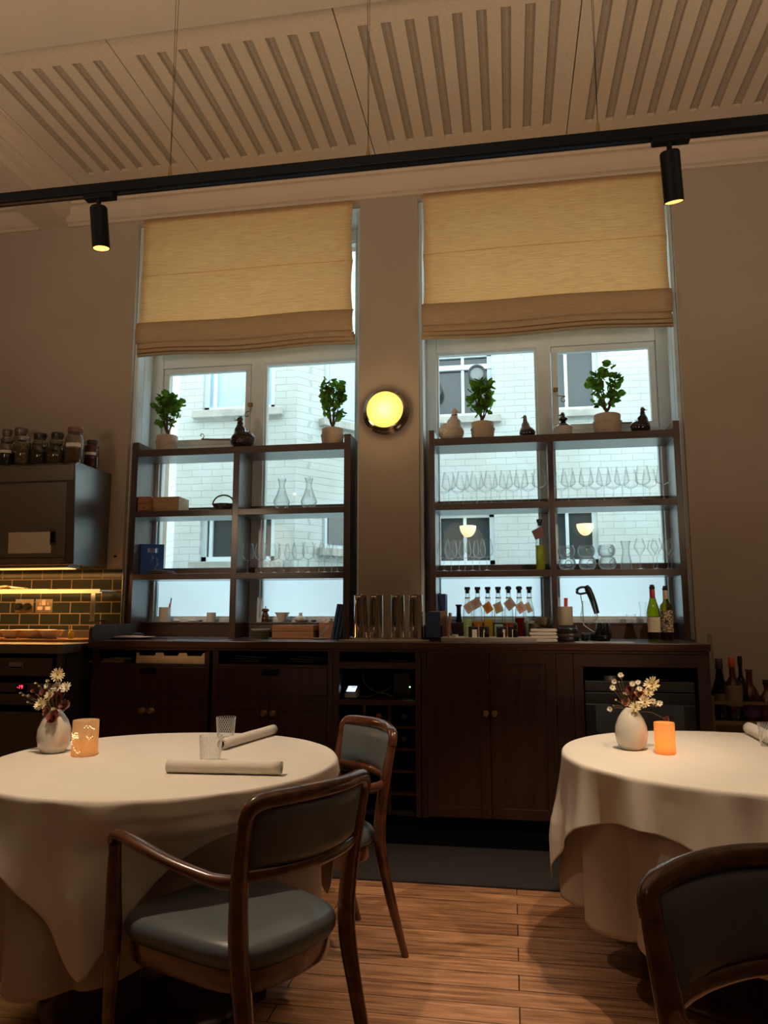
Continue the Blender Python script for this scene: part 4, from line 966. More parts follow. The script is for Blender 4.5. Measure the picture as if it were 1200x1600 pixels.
dup(ch, C_o, face(Cf), 'wooden armchair cut by the bottom corner of the photo beside the fridge table')

# ================================================================ THINGS ON THE TABLES
def vase(c, label, h=0.155):
    prof = [(0.030, 0.0), (0.040, 0.003), (0.054, 0.025), (0.0605, 0.055), (0.058, 0.085), (0.047, 0.115), (0.032, 0.138), (0.020, 0.151), (0.0165, 0.155), (0.014, 0.152), (0.014, 0.10)]
    o = lathed('vase', [(r*h/0.155, z*h/0.155) for r, z in prof], mat('vase_glaze', (0.64, 0.60, 0.53), 0.22, coat=0.5, var=0.015, scale=9), None, 40, cap1=False); o.location = c
    return tag(o, label, 'vase')
vL = onZ(70, 1180, 0.75); vR = onZ(991, 1175, 0.75)
vL.y += 0.05; vR.y += 0.05
vL = Vector((vL.x, vL.y, 0.751)); vR = Vector((vR.x, vR.y, 0.751))
vase(vL, 'egg shaped cream vase of dried flowers beside the pierced lantern'); vase(vR, 'egg shaped cream vase of dried flowers on the table in front of the fridge')
M_fst = mat('dry_stem', (0.16, 0.10, 0.05), 0.8)
def flower(px, py, Y, rad, kind, root, label, group=None, nrm=None):
    """a dried flower head on its own stem; kind: straw, daisy, rose, bud"""
    rad *= 1.1; hd = onY(px, py, Y); t = thing('dried_flower', label, 'dried flower', root, 0, group); h = hd-root
    n = Vector(nrm) if nrm else Vector((-0.1+random.uniform(-.3, .3), -0.9, 0.35+random.uniform(-.3, .3)))
    q = Vector((0, 0, 1)).rotation_difference(n.normalized()).to_matrix().to_4x4(); T = Matrix.Translation(h) @ q
    pal = {'straw': ((0.80, 0.69, 0.44), (0.30, 0.18, 0.05)), 'daisy': ((0.80, 0.74, 0.60), (0.20, 0.12, 0.04)), 'rose': ((0.22, 0.045, 0.03), (0.10, 0.02, 0.015)), 'bud': ((0.76, 0.65, 0.46), (0.30, 0.2, 0.08)), 'peach': ((0.50, 0.20, 0.10), (0.3, 0.08, 0.03)), 'mauve': ((0.28, 0.12, 0.11), (0.15, 0.04, 0.04))}[kind]
    mp_ = mat('petal_'+kind, pal[0], 0.7, var=0.25, scale=120)
    bm = NB(); lay = {'straw': ((16, 1.0, 0.25), (14, 0.78, 0.6), (12, 0.55, 1.0)), 'daisy': ((13, 1.0, 0.2), (11, 0.75, 0.55)), 'bud': ((7, 1.0, 1.1), (5, 0.7, 1.4)), 'rose': ((9, 1.0, 0.5), (9, 0.85, 0.9), (8, 0.6, 1.2), (6, 0.35, 1.4))}.get(kind, ((10, 1.0, 0.4), (9, 0.8, 0.8), (8, 0.55, 1.1), (6, 0.3, 1.3)))
    for li, (k, rr, el) in enumerate(lay):
        for i in range(k):
            a = 2*PI*(i+0.5*li)/k + random.uniform(-.1, .1); rr_ = rr*rad*random.uniform(0.88, 1.08); w_ = rad*1.5*rr/k*(1.6 if kind in ('rose', 'peach', 'mauve') else 1.15)*2.1
            el_ = el+random.uniform(-.12, .12); d = Vector((math.cos(a)*math.cos(el_), math.sin(a)*math.cos(el_), math.sin(el_))); sd = Vector((-math.sin(a), math.cos(a), 0)); up_ = sd.cross(d)
            p = [d*rr_*0.12, d*rr_*0.45+sd*w_*0.5, d*rr_*0.85+sd*w_*0.42+up_*rr_*-0.06, d*rr_*1.02+up_*rr_*-0.10, d*rr_*0.85-sd*w_*0.42+up_*rr_*-0.06, d*rr_*0.45-sd*w_*0.5]
            bm.faces.new([bm.verts.new(T @ (v+Vector((0, 0, 0.002)))) for v in p])
    build('petals', bm, mp_, t)
    bm = NB(); ellipsoid(bm, (0, 0, 0.002), (rad*0.28, rad*0.28, rad*0.16), 12, 6, mtx=None)
    for v in bm.verts: v.co = T @ v.co
    build('flower_center', bm, mat('centre_'+kind, pal[1], 0.9, var=0.3, scale=200), t, True)
    bm = NB(); mid = h*0.5+Vector((h.x*0.12, 0, 0.01)); sweep(bm, smooth_path([(0, 0, 0), tuple(mid), tuple(h)], 5), 0.0011, 5); build('stem', bm, M_fst, t, True)
    return t
rl = vL + Vector((0.0, 0, 0.135)); YL = vL.y
FL = [(90, 1055, 0, 0.026, 'straw', 'large cream strawflower at the top of the kitchen side bouquet'), (77, 1064, .01, 0.014, 'bud', 'small cream bud just under the topmost strawflower'), (74, 1072, 0, 0.013, 'daisy', 'small cream daisy under the top bud of the kitchen side bouquet'),
      (91, 1074, 0, 0.024, 'daisy', 'ragged white daisy in the middle of the kitchen side bouquet'), (104, 1075, -.01, 0.021, 'daisy', 'spiky white daisy on the side of the bouquet towards the lantern'), (80, 1087, -.03, 0.0225, 'straw', 'neat round cream strawflower with a golden eye'),
      (65, 1102, -.03, 0.026, 'straw', 'wide open yellowish strawflower low in the kitchen side bouquet'), (87, 1109, -.03, 0.015, 'bud', 'pale closed strawflower low above the vase rim'), (102, 1104, .0, 0.024, 'mauve', 'dusty mauve dried rose beside the vase rim'),
      (84, 1124, -.04, 0.026, 'rose', 'dark red dried rose resting on the vase rim'), (72, 1085, .03, 0.027, 'rose', 'dark red dried rose behind the round strawflower'), (92, 1092, .03, 0.026, 'rose', 'dark red dried rose hidden behind the golden eyed strawflower'),
      (58, 1068, 0, 0.009, 'bud', 'tiny cream bud on a thin twig near the red display'), (63, 1072, 0, 0.009, 'bud', 'second tiny cream bud on the twig near the red display'), (47, 1088, 0, 0.010, 'bud', 'cream bud on the low side twig over the steel drawer'), (34, 1083, 0, 0.008, 'bud', 'outermost tiny bud on the side twig over the steel drawer'), (38, 1087, 0, 0.007, 'bud', 'tiny bud next to the outermost one on the side twig'), (52, 1080, 0, 0.009, 'peach', 'little brownish floret on the side twig'), (45, 1098, 0, 0.009, 'bud', 'tiny pale bud lowest on the side of the bouquet'), (88, 1118, -.02, 0.022, 'rose', 'deep red dried rose directly above the vase rim'), (76, 1112, 0, 0.022, 'peach', 'brown floret cluster in the heart of the kitchen side bouquet'), (70, 1096, .02, 0.022, 'rose', 'dark red dried rose behind the wide open strawflower')]
for px, py, dy, r, k, lb in FL: flower(px, py, YL+dy, r, k, rl, lb, 'dried flowers in the vase on the kitchen side table', (0.5, -0.8, 0.2) if (px, py) == (90, 1055) else None)
rr_ = vR + Vector((0.0, 0, 0.14)); YR = vR.y
FR = [(1019, 1070, 0, 0.030, 'straw', 'largest cream strawflower with a dark golden eye in the fridge side bouquet'), (1013, 1083, -.01, 0.020, 'straw', 'cream strawflower tucked below the largest one'), (1008, 1098, -.02, 0.026, 'straw', 'peach centred strawflower in the middle of the fridge side bouquet'), (993, 1106, -.03, 0.022, 'straw', 'yellowish strawflower low over the rim of the fridge side vase'),
      (1001, 1085, .01, 0.026, 'peach', 'dusty orange dried rose in the fridge side bouquet'), (985, 1078, .02, 0.020, 'rose', 'dark red dried flower behind the small daisies'), (978, 1098, .01, 0.018, 'peach', 'brown orange floret on the low side of the fridge side bouquet'), (989, 1090, .02, 0.022, 'rose', 'dark red dried flower in the heart of the fridge side bouquet'),
      (988, 1069, 0, 0.011, 'daisy', 'small white daisy with a dark eye, first of the pair over the dark red flower'), (997, 1067, 0, 0.011, 'daisy', 'small white daisy with a dark eye, second of the pair over the dark red flower'), (999, 1077, -.01, 0.011, 'daisy', 'small pinkish daisy lying on the orange rose'), (980, 1085, 0, 0.013, 'bud', 'pale bud on the side of the fridge side bouquet'), (974, 1083, 0, 0.009, 'bud', 'small white bud beside the pale one'),
      (970, 1055, 0, 0.011, 'daisy', 'topmost small white daisy on a long thin stem'), (971, 1061, .01, 0.009, 'bud', 'small bud just below the topmost daisy'), (960, 1065, 0, 0.011, 'daisy', 'small white daisy on a long stem, second from the top'), (966, 1065, .01, 0.009, 'bud', 'small bud between the two upper long stemmed daisies'), (957, 1075, -.01, 0.012, 'daisy', 'small white daisy with a black eye reaching out over the fridge door'), (961, 1094, 0, 0.008, 'bud', 'tiny white bud on a drooping twig in front of the fridge'), (958, 1103, 0, 0.007, 'bud', 'tiny white bud near the end of the drooping twig'), (953, 1108, 0, 0.011, 'daisy', 'little white daisy at the end of the drooping twig'),
      (1020, 1096, 0, 0.013, 'daisy', 'small cream daisy beside the peach centred strawflower'), (1031, 1100, 0, 0.012, 'daisy', 'little star shaped daisy on the side towards the candle'), (1026, 1104, 0, 0.007, 'bud', 'tiny bud beside the star shaped daisy'), (1037, 1123, 0, 0.019, 'rose', 'small dark red rose hanging low above the candle')]
for px, py, dy, r, k, lb in FR: flower(px, py, YR+dy, r, k, rr_, lb, 'dried flowers in the vase on the fridge side table', (0.9, -0.5, -0.1) if px == 1037 else None)

# candle lanterns
def lantern(c, r, h, label, pierced, lvl=0):
    t = thing('candle_lantern', label, 'lantern', c)
    m = cloth_through('lantern_porcelain' + ('_pierced' if pierced else ''), (0.86, 0.62, 0.36) if not pierced else (0.86, 0.70, 0.50), trans=0.6, weave=90, var=0.05)
    lathed('shade', [(r*0.95, 0.0), (r, 0.004), (r*1.0, h-0.002), (r*0.985, h), (r*0.955, h-0.002), (r*0.955, 0.006), (r*0.2, 0.005)], m, t, 40)
    if pierced:
        bm = NB(); rnd = random.Random(4)
        for k in range(9):
            a = rnd.uniform(0, 2*PI); z = rnd.uniform(0.2, 0.85)*h
            if k < 6: a = R(-90)+R(9.54)*-1+rnd.uniform(-1.1, 1.1)
            for q in range(rnd.randint(5, 9)):
                ellipsoid(bm, (r*math.cos(a)*1.0, r*math.sin(a)*1.0, z), (0.0011,)*3, 6, 4); a += rnd.uniform(0.06, 0.15); z = min(0.92*h, max(0.12*h, z+rnd.uniform(-0.007, 0.007)))
        build('pierced_stars', bm, mat('light_hole', (1, 0.9, 0.7), 0.5, emis=(1, 0.75, 0.4), estr=2.0), t, True)
    lathed('tea_light', [(0.018, 0.007), (0.018, 0.02), (0.003, 0.02)], M_porc, t, 20)
    bm = NB(); ellipsoid(bm, (0, 0, 0.032), (0.0035, 0.0035, 0.010), 8, 8); build('flame', bm, mat('flame', (1, 0.7, 0.3), 0.5, emis=(1, 0.55, 0.16), estr=25), t, True)
    lamp('candle_light', 'POINT', (c[0], c[1], c[2]+0.040), 0.60 if not pierced else 0.26, (1.0, 0.50, 0.15), size=0.006)
    return t
pL = onZ(122, 1184, 0.75); pR = onZ(1043, 1181, 0.75)
lantern((pL.x, pL.y+0.04, 0.751), 0.0455, 0.125, 'pierced porcelain candle lantern with dotted stars beside the cream vase', True)
lantern((pR.x, pR.y+0.035, 0.751), 0.0365, 0.112, 'glowing orange candle lantern on the table in front of the fridge', False)

# diagonal ribbed tumblers
M_cut = glass_mat('cut_glass', tint=(0.99, 0.99, 0.99), edge=0.85, gloss=0.7, power=2.4, base=0.04, rough=0.05, scat=0.35)
def tumbler():
    t = thing('tumbler', 'ribbed glass tumbler standing close behind the near rolled napkin', 'glass', (0, 0, 0), 0, 'ribbed tumblers on the tables')
    bm = NB(); lathe(bm, [(0.006, 0.003), (0.031, 0.003), (0.0375, 0.088), (0.0395, 0.088), (0.0330, 0.0), (0.004, 0.0)], 40, cap0=False); build('glass_wall', bm, M_cut, t, True, auto=30)
    bm = NB()
    for k in range(26):
        for dr in (1,):
            pts = []
            for j in range(11):
                z = 0.012+0.074*j/10; a = 2*PI*k/26 + dr*1.0*j/10; r = 0.0335+0.0063*(z/0.088)
                pts.append((r*math.cos(a), r*math.sin(a), z))
            sweep(bm, pts, 0.0006, 4, caps=False)
    build('ribs', bm, cloth_through('rib_glass', (0.97, 0.97, 0.97), trans=0.5, weave=2, var=0.01), t, True)
    return t
tm = tumbler(); p = onZ(323, 1193, 0.75); tm.location = (p.x, p.y+0.03, 0.751)
p = onZ(348, 1156, 0.75); dup(tm, (p.x, p.y+0.03, 0.751), 0.4, 'ribbed glass tumbler farther back beside the slanting rolled napkin')
p = onZ(1206, 1168, 0.75); dup(tm, (p.x, p.y+0.02, 0.751), 0.9, 'ribbed glass tumbler cut by the frame edge beside a napkin')
# rolled napkins
def napkin(a, b, r, label):
    a, b = Vector(a), Vector(b); t = thing('rolled_napkin', label, 'napkin', (a+b)/2, 0, 'rolled white napkins')
    d = (b-a); L = d.length; ang = math.atan2(d.y, d.x); bm = NB(); n = 44; rings = []
    for k in range(13):
        x = -L/2+L*k/12; ring = []
        for i in range(n):
            th = 3.4*PI*i/(n-1)+0.4; rr = r*(0.62+0.38*i/(n-1))*(1+0.02*math.sin(k*1.3+i*.2))
            ring.append(bm.verts.new((x, rr*math.cos(th), r*0.98+rr*math.sin(th)*0.95)))
        rings.append(ring)
    for p_, q in zip(rings, rings[1:]):
        for i in range(n-1): bm.faces.new((p_[i], p_[i+1], q[i+1], q[i]))
    o = build('roll', bm, M_cloth, t, True, auto=60); s = o.modifiers.new('t', 'SOLIDIFY'); s.thickness = 0.0012
    bm = NB(); x = -L/2+0.35*L
    prism(bm, [(x-0.05, 0), (x+0.055, 0), (x+0.004, 0.030)], -r*0.2, -r*0.2+0.0015, 'xz', Matrix.Translation((0, -r*0.72, r*0.55)) @ Matrix.Rotation(R(-24), 4, 'X')); build('folded_corner', bm, M_cloth, t)
    t.rotation_euler = (0, 0, ang); t.location.z = 0.751
    return t
napkin(onZ(262, 1208, .75), onZ(440, 1212, .75), 0.0235, 'rolled white napkin lying nearest the guest on the table edge')
napkin(onZ(345, 1173, .75), onZ(427, 1148, .75), 0.0225, 'rolled white napkin lying slanted towards the counter')
napkin(onZ(1172, 1148, .75), onZ(1235, 1180, .75), 0.028, 'rolled white napkin cut by the frame edge on the fridge side table')

# ================================================================ PLANTS AND TUREENS ON THE TOP SHELVES
TS = 2.4075
def plant(px, pw, py_top, label, seed, spread, Y=4.90, ktop=0):
    rnd = random.Random(seed); p = onY(px, 690, Y); sc = Y/F_PX*1.02; r = pw/2*sc
    t = thing('potted_plant', label, 'plant', (p.x, Y, TS), 0, 'potted plants on the top shelves'); H = onY(px, py_top, Y).z-TS
    h = r*1.55
    lathed('pot', [(r*0.86, 0), (r*0.90, 0.004), (r*0.98, h*0.55), (r*1.03, h*0.60), (r*1.02, h*0.66), (r*0.93, h*0.68), (r*0.95, h*0.97), (r*0.90, h), (r*0.84, h*0.99), (r*0.82, h*0.86)], M_terra, t, 36, cap1=False)
    lathed('soil', [(r*0.83, h*0.85), (r*0.3, h*0.9)], M_soil, t, 24)
    bm = NB(); tips = []; nb = 6
    sweep(bm, [(0, 0, h*0.85), (rnd.uniform(-.01, .01), 0, h+0.045)], [0.013, 0.010], 8)
    fz0 = h+0.055; cz = (fz0+H)/2
    for k in range(nb):
        a = 2*PI*k/nb+rnd.uniform(-.3, .3); e = Vector((spread*0.55*math.cos(a), spread*0.45*math.sin(a), rnd.uniform(cz-0.02, H-0.05)))
        pts = smooth_path([(0, 0, h+0.02), (e.x*0.35, e.y*0.35, h+0.055), (e.x*0.8, e.y*0.8, (h+e.z)/2+0.03), tuple(e)], 4)
        sweep(bm, pts, lerp_list([0.0065, 0.005, 0.004, 0.0025], 4), 6); tips.append(e)
    build('branches', bm, M_stem, t, True)
    bm = NB()
    for k in range(105):
        a = rnd.uniform(0, 2*PI); ph = rnd.uniform(-1, 1); rad = rnd.uniform(0.45, 1.05)
        c = Vector((spread*rad*math.cos(a)*math.sqrt(1-ph*ph*0.8), spread*0.8*rad*math.sin(a)*math.sqrt(1-ph*ph*0.8), cz+(H-fz0)/2*0.92*ph*rad))
        lr = rnd.uniform(0.021, 0.034); nrm = Vector((rnd.uniform(-.8, .8), rnd.uniform(-.9, .2), rnd.uniform(0.0, 1))).normalized()
        q = Vector((0, 0, 1)).rotation_difference(nrm).to_matrix().to_4x4(); T = Matrix.Translation(c) @ q; cc = bm.verts.new(T @ Vector((0, 0, -0.003)))
        rim = []
        for i in range(12):
            th = 2*PI*i/12; f = 1.0-0.30*math.exp(-((th-PI)/0.45)**2); f *= 1+0.05*math.cos(5*th)
            rim.append(bm.verts.new(T @ Vector((lr*f*math.cos(th), lr*f*math.sin(th), 0.003*math.cos(2*th)))))
        for i in range(12): bm.faces.new((cc, rim[i], rim[(i+1) % 12]))
        base = tips[rnd.randrange(nb)]
        if k % 2 == 0:
            sweep(bm, [tuple(base*0.9 if (base-c).length < 0.09 else c+(base-c)*0.25), tuple(c)], 0.0009, 4, caps=False)
    build('foliage', bm, M_leaf, t)
    return t
plant(261, 37, 606, 'bushy potted plant at the kitchen end of the first top shelf', 2, 0.10)
plant(519.5, 37, 586, 'potted plant at the pier end of the first top shelf', 5, 0.095)
plant(754.5, 37, 588, 'potted plant between the white speckled hen and the small dark hen pot', 8, 0.095)
plant(950, 42, 567, 'largest potted plant, on the top shelf in front of the second casement', 12, 0.115)

def hen(px, wpx, py_top, label, body_m, neck_m, beak_m, face_dir, tail=True, Y=4.86, bowl=False, headm=None, neck_r=0.35, pot=False):
    p = onY(px, 690, Y); sc = Y/F_PX*1.02; r = wpx/2*sc; H = onY(px, py_top, Y).z-TS
    t = thing('hen_tureen', label, 'tureen', (p.x, Y, TS)); s = face_dir
    bh = r*1.15
    if pot:
        lathed('bowl', [(r*0.80, 0), (r*0.84, 0.003), (r*0.92, bh*0.75), (r*1.0, bh*0.80), (r*0.98, bh*0.86), (r*0.8, bh*0.86)], body_m, t, 32); z0 = bh*0.86
        lathed('lid', [(r*0.86, z0), (r*0.75, z0+r*0.18), (r*0.4, z0+r*0.45), (r*0.16, z0+r*0.62)], neck_m, t, 28); nz = z0+r*0.5
        nx = 0
    else:
        bm = NB(); T = Matrix.Rotation(R(0), 4, 'Y'); lathe(bm, [(r*0.62, 0), (r*0.72, 0.003), (r*0.95, bh*0.30), (r*1.0, bh*0.55), (r*0.93, bh*0.78), (r*0.72, bh*0.98), (r*0.40, bh*1.15), (r*0.1, bh*1.2)], 36)
        if tail:
            for v in bm.verts:
                if -s*v.co.x > r*0.35 and v.co.z > bh*0.35: v.co.z += 0.10*r; v.co.x -= s*r*0.06
        for v in bm.verts: v.co.y *= 0.82
        build('bowl', bm, body_m, t, True, auto=80); nz = bh*0.75; nx = s*r*0.22
    hr = max(0.010, r*0.22)
    pts = smooth_path([(nx*0.7, 0, nz), (nx*1.0, 0, nz+(H-nz)*0.35), (nx*1.15, 0, nz+(H-nz)*0.65), (nx*1.1, 0, H-hr*1.0)], 6)
    bm = NB(); sweep(bm, pts, lerp_list([r*(0.80 if not pot else 0.2), r*(neck_r+0.14), r*0.27, hr*0.78], 6), 18); 
    ellipsoid(bm, (nx*1.1+s*hr*0.2, 0, H-hr), (hr*1.15, hr*0.9, hr), 16, 10); build('neck_and_head', bm, headm or neck_m, t, True, auto=80)
    bm = NB(); sweep(bm, [(nx*1.1+s*hr*0.9, 0, H-hr*1.1), (nx*1.1+s*hr*2.5, 0, H-hr*1.35)], [hr*0.45, hr*0.08], 8); build('beak', bm, beak_m, t, True)
    bm = NB(); ellipsoid(bm, (nx*1.1+s*hr*0.1, 0, H-hr*0.02), (hr*0.8, hr*0.15, hr*0.30), 10, 6); build('comb', bm, headm or neck_m, t, True)
    return t
M_dhen = speckle_mat('speckled_dark_glaze', (0.018, 0.008, 0.006), (0.28, 0.25, 0.22), 130, 0.12, 0.16)
M_dg = mat('dark_brown_glaze', (0.016, 0.007, 0.005), 0.1, coat=0.6); M_whh = speckle_mat('white_bead_glaze', (0.50, 0.45, 0.38), (0.68, 0.64, 0.56), 110, 0.3, 0.25, 0.8); M_wh2 = mat('white_hen_glaze', (0.52, 0.46, 0.40), 0.3, coat=0.3, var=0.1, scale=40)
M_beak = mat('pale_beak', (0.60, 0.52, 0.42), 0.4); M_navy = mat('ink_glaze', (0.008, 0.012, 0.022), 0.1, coat=0.6)
hen(379.5, 42, 651, 'dark brown speckled hen tureen in the middle of the first top shelf', M_dhen, M_dg, M_beak, -1)
hen(705.5, 40, 639, 'white speckled hen tureen at the pier end of the second top shelf', M_whh, M_wh2, M_beak, 1, neck_r=0.42)
hen(824.5, 25, 649, 'small ink dark hen pot with a pale streaked neck', M_navy, M_navy, M_beak, -1, headm=mat('grey_neck', (0.16, 0.16, 0.15), 0.3), neck_r=0.36, tail=False)
hen(881, 29, 645, 'small white pot with a dark bird shaped lid', mat('white_ribbed_pot', (0.60, 0.57, 0.50), 0.35), M_dg, M_dg, -1, pot=True)
hen(1002, 29, 637, 'small dark glazed duck pot with an orange beak beside the shelf end', mat('black_white_glaze', (0.022, 0.014, 0.014), 0.08, coat=0.6), M_dg, mat('orange_beak', (0.62, 0.35, 0.12), 0.3), 1, neck_r=0.40)

# ================================================================ GLASSWARE
S2, S3 = 1.9725, 1.5375
def stem_glass(name, label, group, H=0.215, rb=0.046, shape='tall'):
    t = thing(name, label, 'wine glass', (0, 0, 0), 0, group)
    k = H/0.225
    if shape == 'tall': bowl = [(0.004, 0.098), (0.018, 0.102), (0.038, 0.116), (rb, 0.128), (0.044, 0.150), (0.037, 0.190), (0.031, 0.225)]
    elif shape == 'u': bowl = [(0.004, 0.095), (0.016, 0.098), (0.034, 0.112), (0.043, 0.138), (0.042, 0.165), (0.036, 0.20), (0.031, 0.225)]
    else: bowl = [(0.003, 0.105), (0.010, 0.112), (0.030, 0.150), (0.036, 0.168), (0.030, 0.190), (0.021, 0.225)]
    bm = NB(); lathe(bm, [(r, z*k) for r, z in bowl], 28, cap0=False, cap1=False)
    lathe(bm, [(bowl[-1][0], 0.225*k), (bowl[-1][0]+0.0007, 0.2262*k), (bowl[-1][0]+0.0012, 0.225*k)], 28, cap0=False, cap1=False); build('bowl', bm, M_glass, t, True, auto=90)
    bm = NB(); lathe(bm, [(0.0015, 0.0), (0.037, 0.0), (0.036, 0.0015), (0.010, 0.005), (0.0032, 0.012), (0.0026, 0.05*k), (0.003, 0.09*k), (0.005, 0.100*k)], 20, cap1=False); build('stem', bm, M_stemg, t, True, auto=80)
    return t
M_stemg = glass_mat('stem_glass', tint=(0.95, 0.97, 0.98), edge=0.55, gloss=0.75, power=1.8, base=0.08, scat=0.5)
ORD = ['first', 'second', 'third', 'fourth', 'fifth', 'sixth', 'seventh', 'eighth']
def row(proto, pxs, Y, z, label, group):
    base = label
    for i_, px in enumerate(pxs):
        label = base.replace('@', ORD[i_])
        p = onY(px, 800, Y)
        # keep the stem where its foot stands
        dup(proto, (p.x, Y, z), random.uniform(0, 6), label, group)
def drop_tree(o):
    for ch in list(o.children): drop_tree(ch)
    bpy.data.objects.remove(o)
def py_of(px): return px
g_tall = stem_glass('wine_glass', 'x', 'x', 0.216)
q = lambda l, s, o: [v/s+o for v in l]
row(g_tall, q([168, 228, 288, 348, 413, 478, 556], 2.727, 640), 4.84, S2, 'tall wine glass, @ from the pier in the front row of the upper shelf', 'tall wine glasses, front row beside the pier')
row(g_tall, q([147, 207, 264, 325, 385, 443, 508], 2.727, 640), 4.96, S2, 'tall wine glass, @ from the pier in the back row of the upper shelf', 'tall wine glasses, back row beside the pier')
row(g_tall, q([680, 757, 832, 910, 1000, 1088], 2.727, 640), 4.84, S2, 'tall wine glass under the largest plant, @ from the divider in the front row', 'tall wine glasses, front row under the largest plant')
row(g_tall, q([650, 718, 797, 872, 948, 1028], 2.727, 640), 4.96, S2, 'tall wine glass under the largest plant, @ from the divider in the back row', 'tall wine glasses, back row under the largest plant')
drop_tree(g_tall)
g_u = stem_glass('wine_glass', 'x', 'x', 0.205, shape='u')
row(g_u, [692.8, 715.7, 737, 759], 4.84, S3, 'clear wine glass, @ from the pier in the front of the middle shelf cluster', 'clustered wine glasses, front, middle shelf by the pier')
row(g_u, [704, 725.4, 747.8], 4.93, S3, 'clear wine glass, @ from the pier in the back of the middle shelf cluster', 'clustered wine glasses, back, middle shelf by the pier')
row(g_u, [389, 409, 430, 467, 483, 508, 528], 4.85, S3, 'clear wine glass above the pepper mill, @ from the divider in the front row', 'wine glasses, front row above the pepper mill')
row(g_u, [424, 445, 455, 499, 519], 4.95, S3, 'clear wine glass above the pepper mill, @ from the divider in the back row', 'wine glasses, back row above the pepper mill')
drop_tree(g_u)
g_d = stem_glass('dessert_wine_glass', 'x', 'x', 0.190, shape='d')
for px, Y, lb in ((1000.6, 4.84, 'diamond shaped wine glass standing alone next to the small carafe'), (1021, 4.95, 'diamond shaped wine glass, back one of the pair on the middle shelf'), (1027, 4.84, 'diamond shaped wine glass, front one of the pair on the middle shelf'), (1044, 4.86, 'diamond shaped wine glass closest to the shelf end'), (1049, 4.96, 'diamond shaped wine glass in the back corner by the shelf end')):
    p = onY(px, 880, Y); dup(g_d, (p.x, Y, S3), 0, lb, 'diamond shaped glasses')
drop_tree(g_d)
# stacked round tumblers
def round_tumbler():
    t = thing('round_tumbler', 'x', 'glass', (0, 0, 0))
    bm = NB(); lathe(bm, [(0.012, 0.0), (0.032, 0.0), (0.048, 0.016), (0.0545, 0.038), (0.052, 0.058), (0.044, 0.076), (0.0425, 0.078), (0.049, 0.058), (0.051, 0.038), (0.044, 0.018), (0.028, 0.005)], 32, cap1=True); build('glass_wall', bm, glass_mat('thick_glass', tint=(0.97, 0.98, 0.98), edge=0.6, gloss=0.85, power=1.7, base=0.06, scat=0.5), t, True, auto=60)
    bm = NB(); lathe(bm, [(0.0165, 0.0), (0.0185, 0.004), (0.0215, 0.0), (0.0185, -0.004), (0.0165, 0.0)], 24, mtx=Matrix.Translation((0.004, -0.052, 0.040)) @ Matrix.Rotation(R(90), 4, 'X'), cap0=False, cap1=False); build('thumb_ring', bm, glass_mat('ring_glass', tint=(0.9, 0.93, 0.95), edge=0.5, gloss=0.8, power=1.0, base=0.25), t, True)
    return t
rt_ = round_tumbler(); sk = ['next to the shelf divider', 'in the middle of the three stacks', 'next to the small carafe']
for i, px in enumerate((886.5, 918, 949.5)):
    p = onY(px, 885, 4.85)
    for j in range(2): dup(rt_, (p.x-0.004*j, 4.85, S3+j*0.0785), 0.2*i, 'round thick glass tumbler, %s of the stack %s' % (('bottom', 'top')[j], sk[i]), 'stacked round tumblers')
drop_tree(rt_)
# carafe and decanters
p = onY(979, 888, 4.85); o = lathed('carafe', [(0.002, 0.003), (0.034, 0.0), (0.036, 0.01), (0.030, 0.06), (0.021, 0.11), (0.022, 0.14), (0.031, 0.180)], M_stemg, None, 28, cap1=False); o.location = (p.x, 4.85, S3); tag(o, 'small waisted glass carafe beside the stacked tumblers', 'carafe')
for px, lb in ((440, 'glass decanter nearer the shelf divider'), (482.5, 'glass decanter nearer the pier')):
    p = onY(px, 790, 4.86); t = thing('decanter', lb, 'decanter', (p.x, 4.86, S2), 0, 'glass decanters on the upper shelf')
    lathed('glass_body', [(0.002, 0.002), (0.032, 0.0), (0.040, 0.008), (0.056, 0.045), (0.052, 0.062), (0.034, 0.105), (0.020, 0.150), (0.020, 0.175), (0.030, 0.212)], M_stemg, t, 32, cap1=False)
    lathed('punt', [(0.034, 0.004), (0.030, 0.014), (0.006, 0.018)], glass_mat('punt_glass', tint=(0.5, 0.4, 0.35), edge=0.4, gloss=0.8, power=1.0, base=0.3), t, 20)

# ================================================================ OTHER THINGS ON THE FIRST SHELVING
def pos(px, py, Y, z): p = onY(px, py, Y); return Vector((p.x, Y, z))
# wooden box
t = thing('wooden_box', 'pale wooden box with dovetailed corners and a darker drawer end on the upper shelf', 'box', (0, 0, 0))
a = -2.552; b = X_(235, 4.79, 790)
boxed('case', (a, b+0.19, 4.83, 5.0, S2, S2+0.105), M_boxwood, t, bevel=0.002); boxed('end_panel', (a, b, 4.795, 4.83, S2, S2+0.105), M_oak, t, bevel=0.002)
boxed('drawer', (a+0.008, b-0.008, 4.789, 4.795, S2+0.008, S2+0.05), M_oak, t, bevel=0.002); boxed('drawer', (a+0.008, b-0.008, 4.789, 4.795, S2+0.055, S2+0.098), M_oak, t, bevel=0.002)
bm = NB(); ellipsoid(bm, ((a+b)/2, 4.785, S2+0.03), (0.006,)*3, 10, 6); build('knob', bm, M_brass, t, True)
